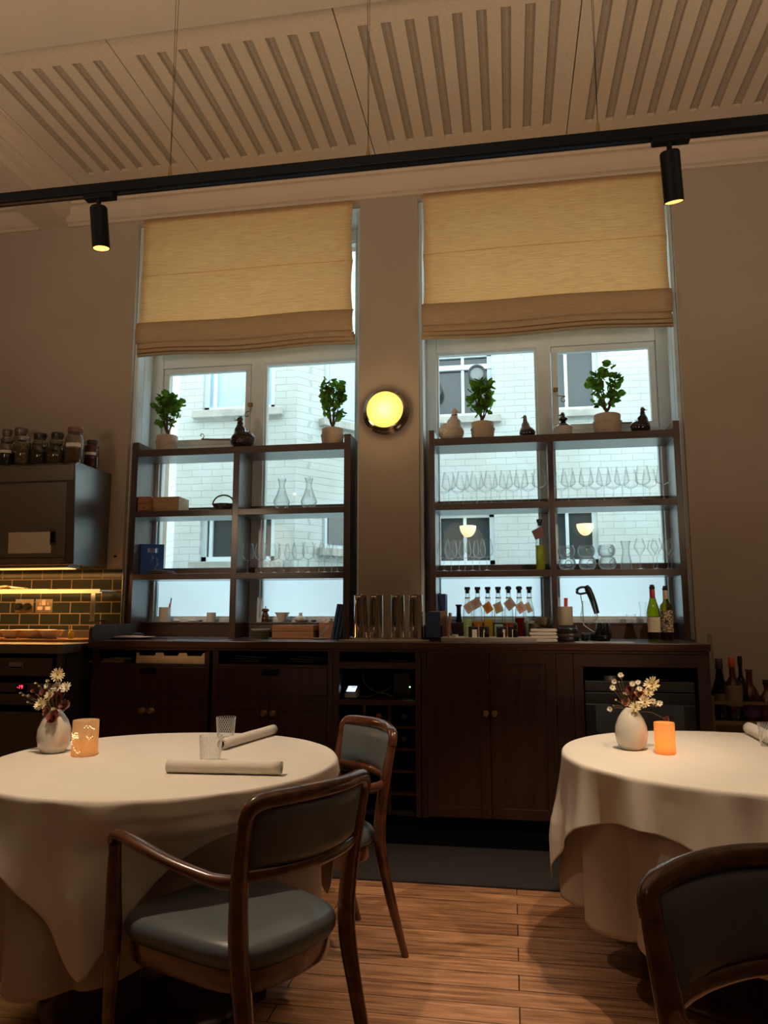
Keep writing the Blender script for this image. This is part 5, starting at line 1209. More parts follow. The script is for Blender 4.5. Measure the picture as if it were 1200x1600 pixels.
# handled basket bowl
p = pos(349, 790, 4.86, S2); t = thing('handled_bowl', 'boat shaped mottled bowl with a hoop handle on the upper shelf', 'bowl', p)
bm = NB(); lathe(bm, [(0.035, 0), (0.040, 0.004), (0.066, 0.022), (0.080, 0.047), (0.076, 0.047), (0.062, 0.024), (0.03, 0.008)], 32)
for v in bm.verts: v.co.y *= 0.7
build('bowl', bm, mat('mottled_bowl', (0.20, 0.17, 0.13), 0.4, col2=(0.03, 0.025, 0.02), scale=40), t, True)
bm = NB(); sweep(bm, smooth_path([(0.078*math.cos(a_), 0, 0.044+0.066*math.sin(a_)) for a_ in [PI*i/8 for i in range(9)]], 3), 0.0055, 8); build('handle', bm, mat('cane_handle', (0.16, 0.10, 0.05), 0.6), t, True)
# blue board with hand hole
t = thing('blue_carrier', 'bright blue card carrier with a hand hole and white script, leaning on the side panel', 'card', pos(219, 895, 4.87, S3), R(24))
W_, H_ = 0.155, 0.215
bm = NB(); hx0, hx1, hz0, hz1 = 0.045, 0.115, H_-0.06, H_-0.028
for a, b, c, d in ((0, hx0, 0, H_), (hx1, W_, 0, H_), (hx0, hx1, 0, hz0), (hx0, hx1, hz1, H_)): box(bm, a, b, -0.003, 0.003, c, d)
build('panel', bm, M_bblue, t); boxed('spine', (-0.012, 0.0, -0.003, 0.05, 0, H_), M_blue, t)
bm = NB(); rnd = random.Random(3)
for (cx, cz, n_) in ((0.085, 0.125, 5), (0.105, 0.11, 6), (0.11, 0.075, 8), (0.10, 0.045, 7), (0.115, 0.02, 6), (0.075, 0.10, 3)):
    pts = [(cx+rnd.uniform(-.012, .012), -0.0036, cz+rnd.uniform(-.014, .014)) for _ in range(n_)]
    sweep(bm, smooth_path(pts, 4), 0.0009, 4)
build('script', bm, mat('white_ink', (0.8, 0.85, 0.9), 0.6), t)
# plates on shelf
PL = [(0.05, 0), (0.055, 0.003), (0.095, 0.010), (0.093, 0.012), (0.05, 0.005), (0.01, 0.004)]
for i, (px, z) in enumerate(((254, S3), (252, S3+0.012))):
    o = lathed('stoneware_plate', [(r*(0.98-0.04*i), z_) for r, z_ in PL], mat('stone_plate', (0.30, 0.26, 0.22), 0.5), None, 36); o.location = pos(px, 893, 4.88, z); tag(o, ('lower' if i == 0 else 'upper') + ' stoneware plate stacked on the shelf beside the blue carrier', 'plate', 'stoneware plates by the blue carrier')
# sill things
SZ = 1.2095; SYY = 5.0
t = thing('pen_pot', 'white cylinder pot holding an orange tipped pen on the first window sill', 'pot', pos(257, 968, SYY, SZ))
lathed('pot', [(0.040, 0), (0.041, 0.003), (0.041, 0.103), (0.037, 0.103), (0.037, 0.02), (0.01, 0.01)], M_porc, t, 28)
o = thing('pen', 'dark pen with an orange clip standing in the white pot', 'pen', pos(260, 968, SYY, SZ))
bm = NB(); sweep(bm, [(0.012, 0, 0.03), (0.032, 0, 0.168)], 0.0042, 8); build('barrel', bm, mat('grey_plastic', (0.10, 0.09, 0.09), 0.4), o, True); bm = NB(); sweep(bm, [(0.021, -0.003, 0.10), (0.025, -0.003, 0.128)], 0.0075, 8); build('clip', bm, mat('orange_plastic', (0.75, 0.18, 0.05), 0.4), o, True)
o = lathed('white_cup', [(0.029, 0), (0.031, 0.003), (0.033, 0.066), (0.030, 0.066), (0.028, 0.01), (0.01, 0.006)], M_porc, None, 28); o.location = pos(330, 968, SYY, SZ); tag(o, 'small plain white cup near the shelf divider on the first window sill', 'cup')
for px, rx, lb in ((276, 0.026, 'flat pale shell dish next to the white pen pot'), (299, 0.036, 'longer pale shell dish in the middle of the first sill')):
    bm = NB(); ellipsoid(bm, (0, 0, 0.009), (rx, 0.022, 0.009), 18, 8); o = build('shell_dish', bm, M_porc, None, True, loc=pos(px, 970, 4.99, SZ)); tag(o, lb, 'dish')
bm = NB(); ellipsoid(bm, (0, 0, 0.010), (0.018, 0.018, 0.010), 16, 8); ellipsoid(bm, (-0.02, 0.0, 0.007), (0.012, 0.01, 0.007), 12, 6); o = build('blue_rest', bm, mat('blue_white_glaze', (0.60, 0.62, 0.66), 0.2, col2=(0.03, 0.06, 0.28), scale=70), None, True, loc=pos(313, 970, 4.99, SZ)); tag(o, 'blue and white patterned rest beside the small white cup', 'ornament')
t = thing('pepper_mill', 'small dark turned wood pepper mill on the sill beside the divider', 'mill', pos(414.5, 968, SYY, SZ))
lathed('mill_body', [(0.024, 0), (0.027, 0.006), (0.027, 0.03), (0.024, 0.034), (0.026, 0.040), (0.021, 0.055), (0.016, 0.065), (0.018, 0.070)], M_chair, t, 24); lathed('mill_head', [(0.018, 0.070), (0.026, 0.076), (0.026, 0.084), (0.018, 0.092), (0.008, 0.094)], M_chair, t, 24); lathed('nut', [(0.003, 0.094), (0.003, 0.10), (0.006, 0.104), (0.003, 0.108)], M_brass, t, 10)
o = lathed('conical_bowl', [(0.018, 0), (0.020, 0.004), (0.043, 0.050), (0.052, 0.066), (0.049, 0.066), (0.038, 0.048), (0.01, 0.01)], M_porc, None, 32); o.location = pos(441, 968, SYY, SZ); tag(o, 'white conical footed bowl on the sill beside the pepper mill', 'bowl')
t = thing('lidded_dish', 'round white butter dish with a knob sitting on a saucer, on the sill', 'dish', pos(469.5, 968, SYY, SZ))
lathed('saucer', [(0.025, 0), (0.030, 0.003), (0.048, 0.016), (0.045, 0.016), (0.01, 0.008)], M_porc, t, 28); lathed('lid', [(0.037, 0.016), (0.036, 0.026), (0.024, 0.038), (0.014, 0.042), (0.012, 0.045), (0.012, 0.064), (0.003, 0.064)], M_porc, t, 28)
bm = NB(); ellipsoid(bm, (0, 0, 0.009), (0.022, 0.018, 0.009), 18, 8); o = build('blue_dish', bm, mat('deep_blue_glaze', (0.02, 0.03, 0.11), 0.25), None, True, loc=pos(490, 969, 4.99, SZ)); tag(o, 'small dark blue glazed dish at the pier end of the first sill', 'dish')
# counter things under the first shelving
CT = CZ+0.001
tr = lathed('serving_plate', [(0.09, 0), (0.10, 0.002), (0.135, 0.009), (0.132, 0.011), (0.09, 0.004), (0.01, 0.004)], mat('dark_plate', (0.05, 0.045, 0.045), 0.35), None, 40); tr.location = pos(209, 999, 4.52, CT); tag(tr, 'flat dark serving plate at the kitchen end of the counter', 'plate')
bm = NB(); box(bm, -0.12, 0.11, -0.06, 0.05, 0, 0.004); box(bm, -0.10, 0.02, -0.05, 0.06, 0.004, 0.008); o = build('folded_papers', bm, M_paper, None, loc=tuple(pos(212, 997, 4.52, CT+0.0115))); tag(o, 'folded white papers lying on the dark serving plate', 'papers')
o = lathed('glass_cloche', [(0.034, 0.0), (0.036, 0.01), (0.035, 0.028), (0.02, 0.034), (0.004, 0.035)], M_stemg, None, 24); o.location = pos(216, 992, 4.70, CT); tag(o, 'low clear glass dish by the first side panel of the shelving', 'glass dish')
for i in range(6):
    col = [(0.50, 0.48, 0.40), (0.08, 0.10, 0.07), (0.55, 0.50, 0.30), (0.10, 0.12, 0.08), (0.55, 0.54, 0.48), (0.72, 0.72, 0.70)][i]
    o = lathed('side_plate', [(0.045, 0), (0.060, 0.002), (0.068, 0.009), (0.062, 0.0095), (0.01, 0.006)], mat('plate_tone_%d' % i, col, 0.35), None, 36); o.location = pos(407, 990, 4.86, CT+0.0102*i)
    tag(o, ['bottom plate', 'second plate from the bottom', 'third plate from the bottom', 'fourth plate from the bottom', 'fifth plate from the bottom', 'top white plate'][i] + ' of the small stack beside the reddish wooden box', 'plate', 'stacked side plates beside the wooden box')
a, b = X_(425, 4.80, 985), X_(483, 4.80, 985)
for i in range(2):
    o = boxed('wooden_tray_box', (a, b+0.03, 4.80, 4.95, CT+0.044*i, CT+0.044*i+0.042), M_oak, bevel=0.003); tag(o, ('lower' if i == 0 else 'upper') + ' of two stacked flat orange oak boxes on the counter', 'box', 'stacked flat oak boxes')
a, b = X_(497, 4.84, 985), X_(521, 4.84, 985)
t = thing('cutlery_box', 'slatted oak box holding crumpled white paper on the counter', 'box', (0, 0, 0))
bm = NB(); box(bm, a, b, 4.86, 4.866, CT, CT+0.10); box(bm, a, b, 4.934, 4.94, CT, CT+0.10); box(bm, a, a+0.006, 4.866, 4.934, CT, CT+0.10); box(bm, b-0.006, b, 4.866, 4.934, CT, CT+0.10); box(bm, a, b, 4.866, 4.934, CT, CT+0.006); build('case', bm, M_oak, t)
bm = NB(); bmesh.ops.create_icosphere(bm, subdivisions=3, radius=0.04); rnd = random.Random(6)
for v in bm.verts: v.co = v.co*rnd.uniform(0.75, 1.1)
for v in bm.verts: v.co.z *= 0.75
o = build('crumpled_paper', bm, M_paper, None, loc=((a+b)/2, 4.90, CT+0.105)); tag(o, 'crumpled white paper stuffed in the slatted oak box', 'paper')
o = lathed('small_dish', [(0.03, 0), (0.034, 0.002), (0.052, 0.006), (0.05, 0.008), (0.01, 0.005)], M_porc, None, 28); o.location = pos(501, 997, 4.64, CT); tag(o, 'small flat white dish holding tongs in front of the slatted box', 'dish')
bm = NB()
for s in (0, 1): sweep(bm, [(0.0, 0.02*s, 0.01), (0.035+0.012*s, 0.05, 0.085)], 0.0032, 6)
o = build('tongs', bm, M_steel, None, True, loc=tuple(pos(500, 996, 4.66, CT))); tag(o, 'thin steel tongs leaning up from the small white dish', 'tongs')
def leaning_book(px, py, Y, w_, d_, h_, lean, m, label, name='menu_folder', grp=None):
    t = thing(name, label, 'menu', pos(px, py, Y, CT), 0, grp); bm = NB(); T = Matrix.Rotation(lean, 4, 'Y')
    box(bm, 0, w_, 0, d_, 0, 0.003 if False else h_, T); zmin = min(v.co.z for v in bm.verts)
    for v in bm.verts: v.co.z -= zmin
    build('cover', bm, m, t, bevel=0.0015)
    bm = NB(); box(bm, w_*0.25, w_*0.75, 0.004, d_-0.004, 0.004, h_+0.0006, T)
    for v in bm.verts: v.co.z -= zmin
    build('pages', bm, M_paper, t)
    return t
for i, lb in enumerate(('dark blue menu folder, first of the leaning three counted from the oak box', 'dark blue menu folder in the middle of the leaning three', 'dark blue menu folder leaning against the shelving end')):
    leaning_book(517+5.6*i, 994, 4.81, 0.018, 0.13, 0.225-0.002*i, R(10), M_blue, lb, grp='menu folders leaning by the pier')

# ================================================================ MIDDLE OF THE COUNTER
bm = NB(); prism(bm, [(-0.26, -0.06), (-0.20, 0.06), (0.22, 0.07), (0.27, -0.01), (0.18, -0.075), (0.02, -0.05), (-0.06, -0.085)], 0, 0.006, 'xy'); o = build('folded_cloth', bm, M_cloth, None, bevel=0.002, loc=tuple(pos(600, 998, 4.40, CT))); tag(o, 'folded cream cloth lying under the row of polished jugs', 'cloth')
def jug(px, label, first=[None]):
    p = pos(px, 996, 4.44, CT+0.0065)
    if first[0]: return dup(first[0], p, random.uniform(-.1, .1), label)
    t = thing('steel_jug', label, 'jug', p, 0, 'polished steel jugs on the counter'); H = 0.262
    bm = NB(); lathe(bm, [(0.040, 0.0), (0.0465, 0.006), (0.047, 0.012), (0.044, 0.020), (0.0425, 0.12), (0.041, H-0.02), (0.041, H), (0.038, H), (0.038, 0.03), (0.01, 0.02)], 40); build('jug_body', bm, M_chrome, t, True, auto=30)
    bm = NB(); lathe(bm, [(0.037, H-0.01), (0.036, H-0.003), (0.008, H-0.001), (0.006, H+0.008), (0.002, H+0.010)], 28); build('lid', bm, M_chrome, t, True, auto=30)
    bm = NB(); sweep(bm, smooth_path([(-0.008, -0.040, H-0.018), (-0.008, -0.066, H-0.03), (-0.008, -0.074, H-0.09), (-0.008, -0.064, H-0.15), (-0.008, -0.042, H-0.175)], 5), [(0.0105, 0.004)]*21, 10, up=(1, 0, 0)); build('handle', bm, M_blackp, t, True)
    bm = NB(); box(bm, -0.025, 0.009, -0.0465, -0.038, H-0.03, H-0.008); build('hinge', bm, M_chrome, t, bevel=0.003)
    first[0] = t; return t
for px, lb in ((564, 'polished steel jug nearest the first shelving'), (588.5, 'polished steel jug second from the first shelving'), (621.5, 'polished steel jug third from the first shelving'), (650, 'polished steel jug beside the blue card stand')): jug(px, lb)
# card stand
t = thing('card_stand', 'dark wooden stand holding a blue card next to the steel jugs', 'stand', pos(676, 998, 4.42, CT))
boxed('stand_base', (-0.055, 0.055, -0.02, 0.06, 0, 0.012), M_dark, t); boxed('stand_back', (-0.055, 0.055, 0.03, 0.04, 0.012, 0.09), M_mahog, t)
bm = NB(); box(bm, -0.043, 0.043, -0.004, 0.0, 0.02, 0.17, Matrix.Rotation(R(-8), 4, 'X')); o = build('blue_card', bm, M_blue, None, loc=tuple(pos(676.5, 998, 4.42, CT+0.0))); tag(o, 'blue card with thin printed lines standing in the wooden stand', 'card')
bm = NB()
for z in (0.12, 0.05): box(bm, -0.02, 0.02, -0.0046, -0.004, z, z+0.0012, Matrix.Rotation(R(-8), 4, 'X'))
build('printed_line', bm, mat('pale_blue_ink', (0.10, 0.2, 0.4), 0.6), o)
o = boxed('leather_box', (0, 0.105, 0, 0.06, 0, 0.175), mat('pinkish_leather', (0.34, 0.21, 0.16), 0.6), bevel=0.004); o.location = tuple(pos(671, 997, 4.56, CT)); tag(o, 'pinkish brown leather box behind the blue card', 'box')
o = boxed('wooden_board', (0, 0.012, 0, 0.10, 0, 0.165), M_oak, bevel=0.003); o.location = tuple(pos(699, 998, 4.46, CT)); o.rotation_euler = (0, R(3), 0); tag(o, 'narrow oak board standing on edge beside the blue card', 'board')
for i, lb in enumerate(('blue upright folder next to the shelving side', 'blue upright folder, second from the shelving side')):
    leaning_book(684+7*i, 996, 4.80, 0.024, 0.14, 0.285, R(0), M_blue, lb, 'blue_folder', 'blue folders by the pier')
leaning_book(702, 996, 4.79, 0.022, 0.07, 0.285, R(-14), M_blue, 'blue folder leaning outward beside the pepper grinder', 'blue_folder')
leaning_book(704, 996, 4.87, 0.016, 0.075, 0.30, R(-15), mat('black_cover', (0.02, 0.02, 0.024), 0.5), 'black topped folder leaning behind the blue one', 'black_folder')
o = lathed('pepper_grinder', [(0.024, 0), (0.026, 0.006), (0.020, 0.05), (0.018, 0.10), (0.019, 0.13), (0.026, 0.138), (0.028, 0.146), (0.024, 0.150), (0.004, 0.151)], M_blackp, None, 24); o.location = pos(717, 968, SYY, SZ-0.03 if False else SZ); o.scale = (0.8, 0.8, 0.78); tag(o, 'black pepper grinder on the sill beside the leaning folder', 'grinder')
# silver tray
tray = thing('bar_tray', 'long low steel tray in front of the cordial bottles', 'tray', pos(764, 1001, 4.33, CT)); hw = 0.262
bm = NB(); box(bm, -hw, hw, -0.06, 0.16, 0, 0.004); box(bm, -hw, hw, -0.064, -0.06, 0, 0.026); box(bm, -hw, hw, 0.16, 0.164, 0, 0.026); box(bm, -hw-0.004, -hw, -0.064, 0.164, 0, 0.026); box(bm, hw, hw+0.004, -0.064, 0.164, 0, 0.026); build('tray_body', bm, mat('bright_steel', (0.72, 0.68, 0.62), 0.38, 0.75), tray, bevel=0.002)
# cordial bottles
G_b = glass_mat('bottle_clear', tint=(0.93, 0.96, 0.96), edge=0.45, gloss=0.55, power=1.8, base=0.06)
def cordial(px, liquid, lvl, tagc, tagrot, label, topball=False, tagdx=0.0, Y=4.84, zb=None, tagz=0.165, tagw_=0.062, mark=None):
    t = thing('cordial_bottle', label, 'bottle', pos(px, 995, Y, zb if zb else CT)); k = 1.0
    lathed('glass_body', [(0.024, 0), (0.029, 0.004), (0.030, 0.012), (0.030, 0.15), (0.028, 0.168), (0.018, 0.205), (0.0145, 0.225), (0.014, 0.268), (0.0165, 0.270), (0.0165, 0.280)], G_b, t, 28, cap1=False)
    if lvl > 0.01:
        top = 0.15*lvl; lathed('liquid', [(0.024, 0.006), (0.0275, 0.012), (0.0275, top), (0.01, top+0.001)], liquid, t, 24)
    lathed('stopper', [(0.011, 0.262), (0.012, 0.281), (0.018, 0.282), (0.021, 0.292), (0.015, 0.301), (0.004, 0.303)] if topball else [(0.011, 0.262), (0.012, 0.281), (0.018, 0.282), (0.0185, 0.299), (0.004, 0.300)], M_blackp, t, 20)
    bm = NB(); lathe(bm, [(0.0175, 0.232), (0.0165, 0.236), (0.0175, 0.240)], 16, cap0=False, cap1=False); sweep(bm, [(0.0, -0.018, 0.236), (tagdx*0.5, -0.034, 0.21)], 0.0012, 5); build('string', bm, mat('twine', (0.5, 0.42, 0.3), 0.9), t, True)
    bm = NB(); T = Matrix.Translation((tagdx, -0.036, tagz+0.014)) @ Matrix.Rotation(tagrot, 4, 'Y') @ Matrix.Scale(0.84, 4); box(bm, -tagw_/2, tagw_/2, -0.0006, 0.0006, -0.034, 0.034, T); tg = build('paper_tag', bm, tagc, t)
    if mark:
        bm = NB()
        for k_ in range(4): box(bm, -tagw_*0.3, tagw_*0.22*(1-0.2*(k_ % 2)), -0.0012, -0.0007, 0.016-0.010*k_, 0.020-0.010*k_, T)
        build('print', bm, mark, tg)
    t.scale = (1, 1, 1.10)
    return t
def liq(n, c): return mat(n, c, 0.15, spec=0.4, emis=None)
def liq_t(n, c): return cloth_through(n, c, trans=0.8, weave=2, var=0.02)
tg1 = mat('tag_beige', (0.72, 0.62, 0.50), 0.8); tg2 = mat('tag_grey', (0.48, 0.47, 0.45), 0.8, var=0.2, scale=90); tg3 = mat('tag_orange', (0.72, 0.30, 0.06), 0.8); tg4 = mat('tag_green_cream', (0.62, 0.52, 0.44), 0.8, col2=(0.45, 0.52, 0.16), scale=14); tg5 = mat('tag_pink', (0.80, 0.62, 0.54), 0.8)
mk_r = mat('print_red', (0.55, 0.06, 0.05), 0.8); mk_k = mat('print_black', (0.05, 0.05, 0.05), 0.8); mk_g = mat('print_grey', (0.35, 0.28, 0.22), 0.8)
cordial(731.3, liq_t('pale_yellow_cordial', (0.75, 0.80, 0.42)), 0.78, tg1, R(-35), 'cordial bottle of pale yellow liquid with a beige tag, nearest the blue folders', False, 0.010, mark=mk_g)
cordial(747.3, liq_t('orange_cordial', (0.85, 0.36, 0.08)), 0.66, tg2, R(-28), 'cordial bottle of orange liquid with a grey tag printed red', False, -0.008, tagz=0.190, tagw_=0.07, mark=mk_r)
cordial(763.4, liq_t('golden_cordial', (0.85, 0.58, 0.08)), 0.76, tg3, R(-32), 'cordial bottle of golden liquid with an orange tag', False, 0.0, mark=mk_k)
cordial(779.7, liq_t('pale_green_cordial', (0.72, 0.80, 0.50)), 0.56, tg4, R(-22), 'cordial bottle of pale green liquid with a green and cream tag', False, 0.0, mark=mk_r)
cordial(795.8, liq_t('red_orange_cordial', (0.70, 0.16, 0.05)), 0.62, tg2, R(-38), 'cordial bottle of red orange liquid with a domed stopper', True, 0.008, tagz=0.185, tagw_=0.07, mark=mk_r)
cordial(812.7, liq_t('dark_red_cordial', (0.42, 0.03, 0.02)), 0.80, tg5, R(-30), 'cordial bottle of dark red liquid with a pink tag', True, 0.008, mark=mk_r)
cordial(828.5, liq_t('clear_cordial', (0.72, 0.78, 0.62)), 0.70, tg1, R(-25), 'cordial bottle of clear liquid with a narrow beige tag', False, -0.006, tagw_=0.04, mark=mk_g)
o = cordial(848, liq_t('yellow_green_cordial', (0.72, 0.70, 0.12)), 0.97, mat('tag_dark_red', (0.30, 0.07, 0.06), 0.8, col2=(0.10, 0.10, 0.11), scale=30), R(-25), 'tall bottle of yellow green oil with a red and black tag on the middle shelf', False, -0.012, Y=4.86, zb=S3, tagz=0.20, tagw_=0.075)
# small clips with labels and dropper bottles in the tray
for i, (px, lb) in enumerate(((740, 'black label clip in front of the pale yellow cordial'), (757.5, 'black label clip in front of the golden cordial'), (784, 'black label clip in front of the pale green cordial'), (802.5, 'black label clip in front of the dark red cordial'))):
    t = thing('label_clip', lb, 'label holder', pos(px, 996, 4.46, CT+0.0045), 0, 'black label clips in the tray')
    boxed('clip', (-0.030, 0.026, 0, 0.018, 0, 0.080), M_blackp, t, bevel=0.004); boxed('label', (-0.008, 0.020, -0.001, 0.0, 0.016, 0.062), M_paper, t); boxed('side_label', (-0.036, -0.0345, 0.002, 0.016, 0.01, 0.09), M_paper, t)
for i, (px, lb) in enumerate(((760.5, 'small dark dropper bottle, nearest the blue folders'), (783, 'small dark dropper bottle, middle of three in the tray'), (805.5, 'small dark dropper bottle, taller one nearest the towels'))):
    k = 1.25 if i == 2 else 1.0; t = thing('dropper_bottle', lb, 'bottle', pos(px, 999, 4.33, CT+0.0045), 0, 'dropper bottles in the tray')
    lathed('bottle_body', [(0.012, 0), (0.0135, 0.003), (0.0135, 0.045*k), (0.008, 0.055*k)], mat('amber_black_glass', (0.012, 0.008, 0.006), 0.1), t, 20); lathed('cap', [(0.008, 0.055*k), (0.011, 0.057*k), (0.011, 0.068*k), (0.014, 0.070*k), (0.010, 0.078*k), (0.005, 0.082*k), (0.002, 0.083*k)], M_blackp, t, 16)
o = lathed('small_jar', [(0.018, 0), (0.019, 0.003), (0.019, 0.024), (0.020, 0.026), (0.018, 0.033), (0.003, 0.034)], mat('grey_white_plastic', (0.50, 0.46, 0.40), 0.5), None, 24); o.location = pos(711, 997, 4.42, CT+0.0045); tag(o, 'small pale capped jar at the folder end of the steel tray', 'jar')
# mug and steel pan behind the towels
t = thing('steel_mug', 'small steel mug with a ring handle beside the cordial bottles', 'mug', pos(835, 997, 4.62, CT))
lathed('mug_body', [(0.030, 0), (0.033, 0.004), (0.034, 0.10), (0.031, 0.10), (0.030, 0.01), (0.005, 0.006)], mat('dull_pewter', (0.22, 0.19, 0.16), 0.4, 0.8), t, 28)
bm = NB(); lathe(bm, [(0.018, 0), (0.022, 0.004), (0.026, 0), (0.022, -0.004), (0.018, 0)], 20, mtx=Matrix.Translation((0.02, -0.038, 0.06)) @ Matrix.Rotation(R(90), 4, 'X'), cap0=False, cap1=False); build('handle', bm, M_brass, t, True)
t = thing('mixing_cup', 'wide brushed steel cup on a stem foot behind the folded towels', 'cup', pos(850, 997, 4.70, CT))
lathed('cup_body', [(0.032, 0), (0.032, 0.004), (0.016, 0.012), (0.018, 0.075), (0.046, 0.088), (0.050, 0.10), (0.051, 0.135), (0.048, 0.135), (0.045, 0.10), (0.005, 0.09)], mat('warm_steel', (0.42, 0.36, 0.28), 0.35, 0.8), t, 32)
# folded towels
for i in range(4):
    bm = NB(); w_ = 0.075-0.002*i; z0 = 0.0
    prof = [(-w_, 0.003), (-w_-0.004, 0.010), (-w_, 0.018), (0, 0.0185), (w_, 0.018), (w_+0.004, 0.010), (w_, 0.003), (0, 0.001)]
    prism(bm, [(x, z) for x, z in prof], -0.05, 0.05, 'xz'); o = build('folded_towel', bm, M_cloth, None, True, bevel=0.003, loc=tuple(pos(848+1.5*(i % 2), 1000, 4.32, CT+0.0185*i)), auto=60)
    tag(o, ['bottom folded white towel of the pile on the counter', 'second folded white towel from the bottom of the pile', 'third folded white towel from the bottom of the pile', 'top folded white towel of the pile'][i], 'towel', 'folded towels on the counter')
# tins with roll on top
for i, (r, h, z, m_, lb) in enumerate(((0.064, 0.022, 0, M_blackp, 'bottom flat round tin of the stack by the divider'), (0.063, 0.02, 0.023, mat('brown_tin', (0.10, 0.07, 0.05), 0.35, 0.4), 'brown round tin in the middle of the stack by the divider'), (0.060, 0.028, 0.044, mat('dark_tin', (0.05, 0.05, 0.055), 0.25, 0.6), 'dark shiny round tin near the top of the stack'), (0.052, 0.018, 0.073, M_stemg, 'glass lid on top of the round tins'))):
    o = lathed('round_tin', [(r*0.96, 0), (r, 0.002), (r, h*0.8), (r*0.97, h), (r*0.02, h)], m_, None, 32); o.location = pos(887.5, 998, 4.55, CT+z); tag(o, lb, 'tin', 'stacked round tins by the divider')
t = thing('spoon_pot', 'beige paper cylinder holding a red spatula on the stacked tins', 'pot', pos(884.5, 998, 4.55, CT+0.092))
lathed('pot', [(0.042, 0), (0.043, 0.003), (0.043, 0.108), (0.039, 0.108), (0.039, 0.02), (0.01, 0.01)], mat('beige_card', (0.48, 0.42, 0.33), 0.7), t, 32)
bm = NB(); sweep(bm, [(0.0, 0, 0.03), (0.007, 0, 0.158)], [(0.009, 0.004), (0.011, 0.005)], 10, up=(0, -1, 0)); o = build('spatula', bm, mat('bright_red_plastic', (0.85, 0.08, 0.04), 0.4), None, True, loc=tuple(pos(884.5, 998, 4.55, CT+0.092))); tag(o, 'bright red spatula sticking out of the beige cylinder', 'spatula')
# paper sheet, glass, wine preserver, black vase
bm = NB(); box(bm, -0.155, 0.16, -0.055, 0.05, 0, 0.002); o = build('paper_sheet', bm, M_paper, None, loc=tuple(pos(942, 1001, 4.36, CT))); o.rotation_euler = (0, 0, R(3)); tag(o, 'white paper sheet lying on the counter under the single wine glass', 'paper')
g = stem_glass('wine_glass', 'single wine glass standing on the paper sheet', None, 0.225, shape='tall'); g.location = pos(921, 999, 4.38, CT+0.0025)
t = thing('wine_preserver', 'black curved wine preserving device standing behind the single wine glass', 'device', pos(922, 998, 4.62, CT))
bm = NB(); sweep(bm, smooth_path([(0.045, 0, 0.16), (0.032, 0, 0.21), (0.016, 0, 0.262), (0.0, 0, 0.30), (-0.012, 0, 0.325)], 5), lerp_list([(0.016, 0.018), (0.018, 0.02), (0.019, 0.02), (0.02, 0.02), (0.012, 0.012)], 5), 14, up=(0, 1, 0)); build('handle', bm, M_blackp, t, True)
bm = NB(); sweep(bm, smooth_path([(0.0, 0, 0.30), (-0.022, 0, 0.315), (-0.050, 0, 0.312), (-0.066, 0, 0.296), (-0.062, 0, 0.276)], 5), lerp_list([0.010, 0.007, 0.007, 0.009, 0.008], 5), 12); sweep(bm, smooth_path([(0.01, 0, 0.285), (-0.02, 0, 0.280), (-0.045, 0, 0.276), (-0.062, 0, 0.280)], 5), 0.0065, 10); build('spout', bm, M_blackp, t, True)
bm = NB(); sweep(bm, [(-0.046, 0, 0.27), (-0.036, 0, 0.20), (-0.034, 0, 0.09), (0.03, 0, 0.045), (0.062, 0, 0.05), (0.045, 0, 0.165)], 0.003, 8); build('clamp_wire', bm, M_steel, t, True)
bm = NB(); box(bm, -0.05, 0.07, -0.03, 0.03, 0, 0.045); build('foot', bm, M_blackp, t, bevel=0.01)
o = lathed('black_vase', [(0.034, 0), (0.040, 0.004), (0.049, 0.03), (0.047, 0.055), (0.037, 0.095), (0.035, 0.105), (0.031, 0.104), (0.03, 0.06)], mat('black_gloss', (0.006, 0.006, 0.007), 0.06, coat=0.6), None, 32, cap1=False); o.location = pos(942.5, 998, 4.52, CT); tag(o, 'squat glossy black vase beside the single wine glass', 'vase')
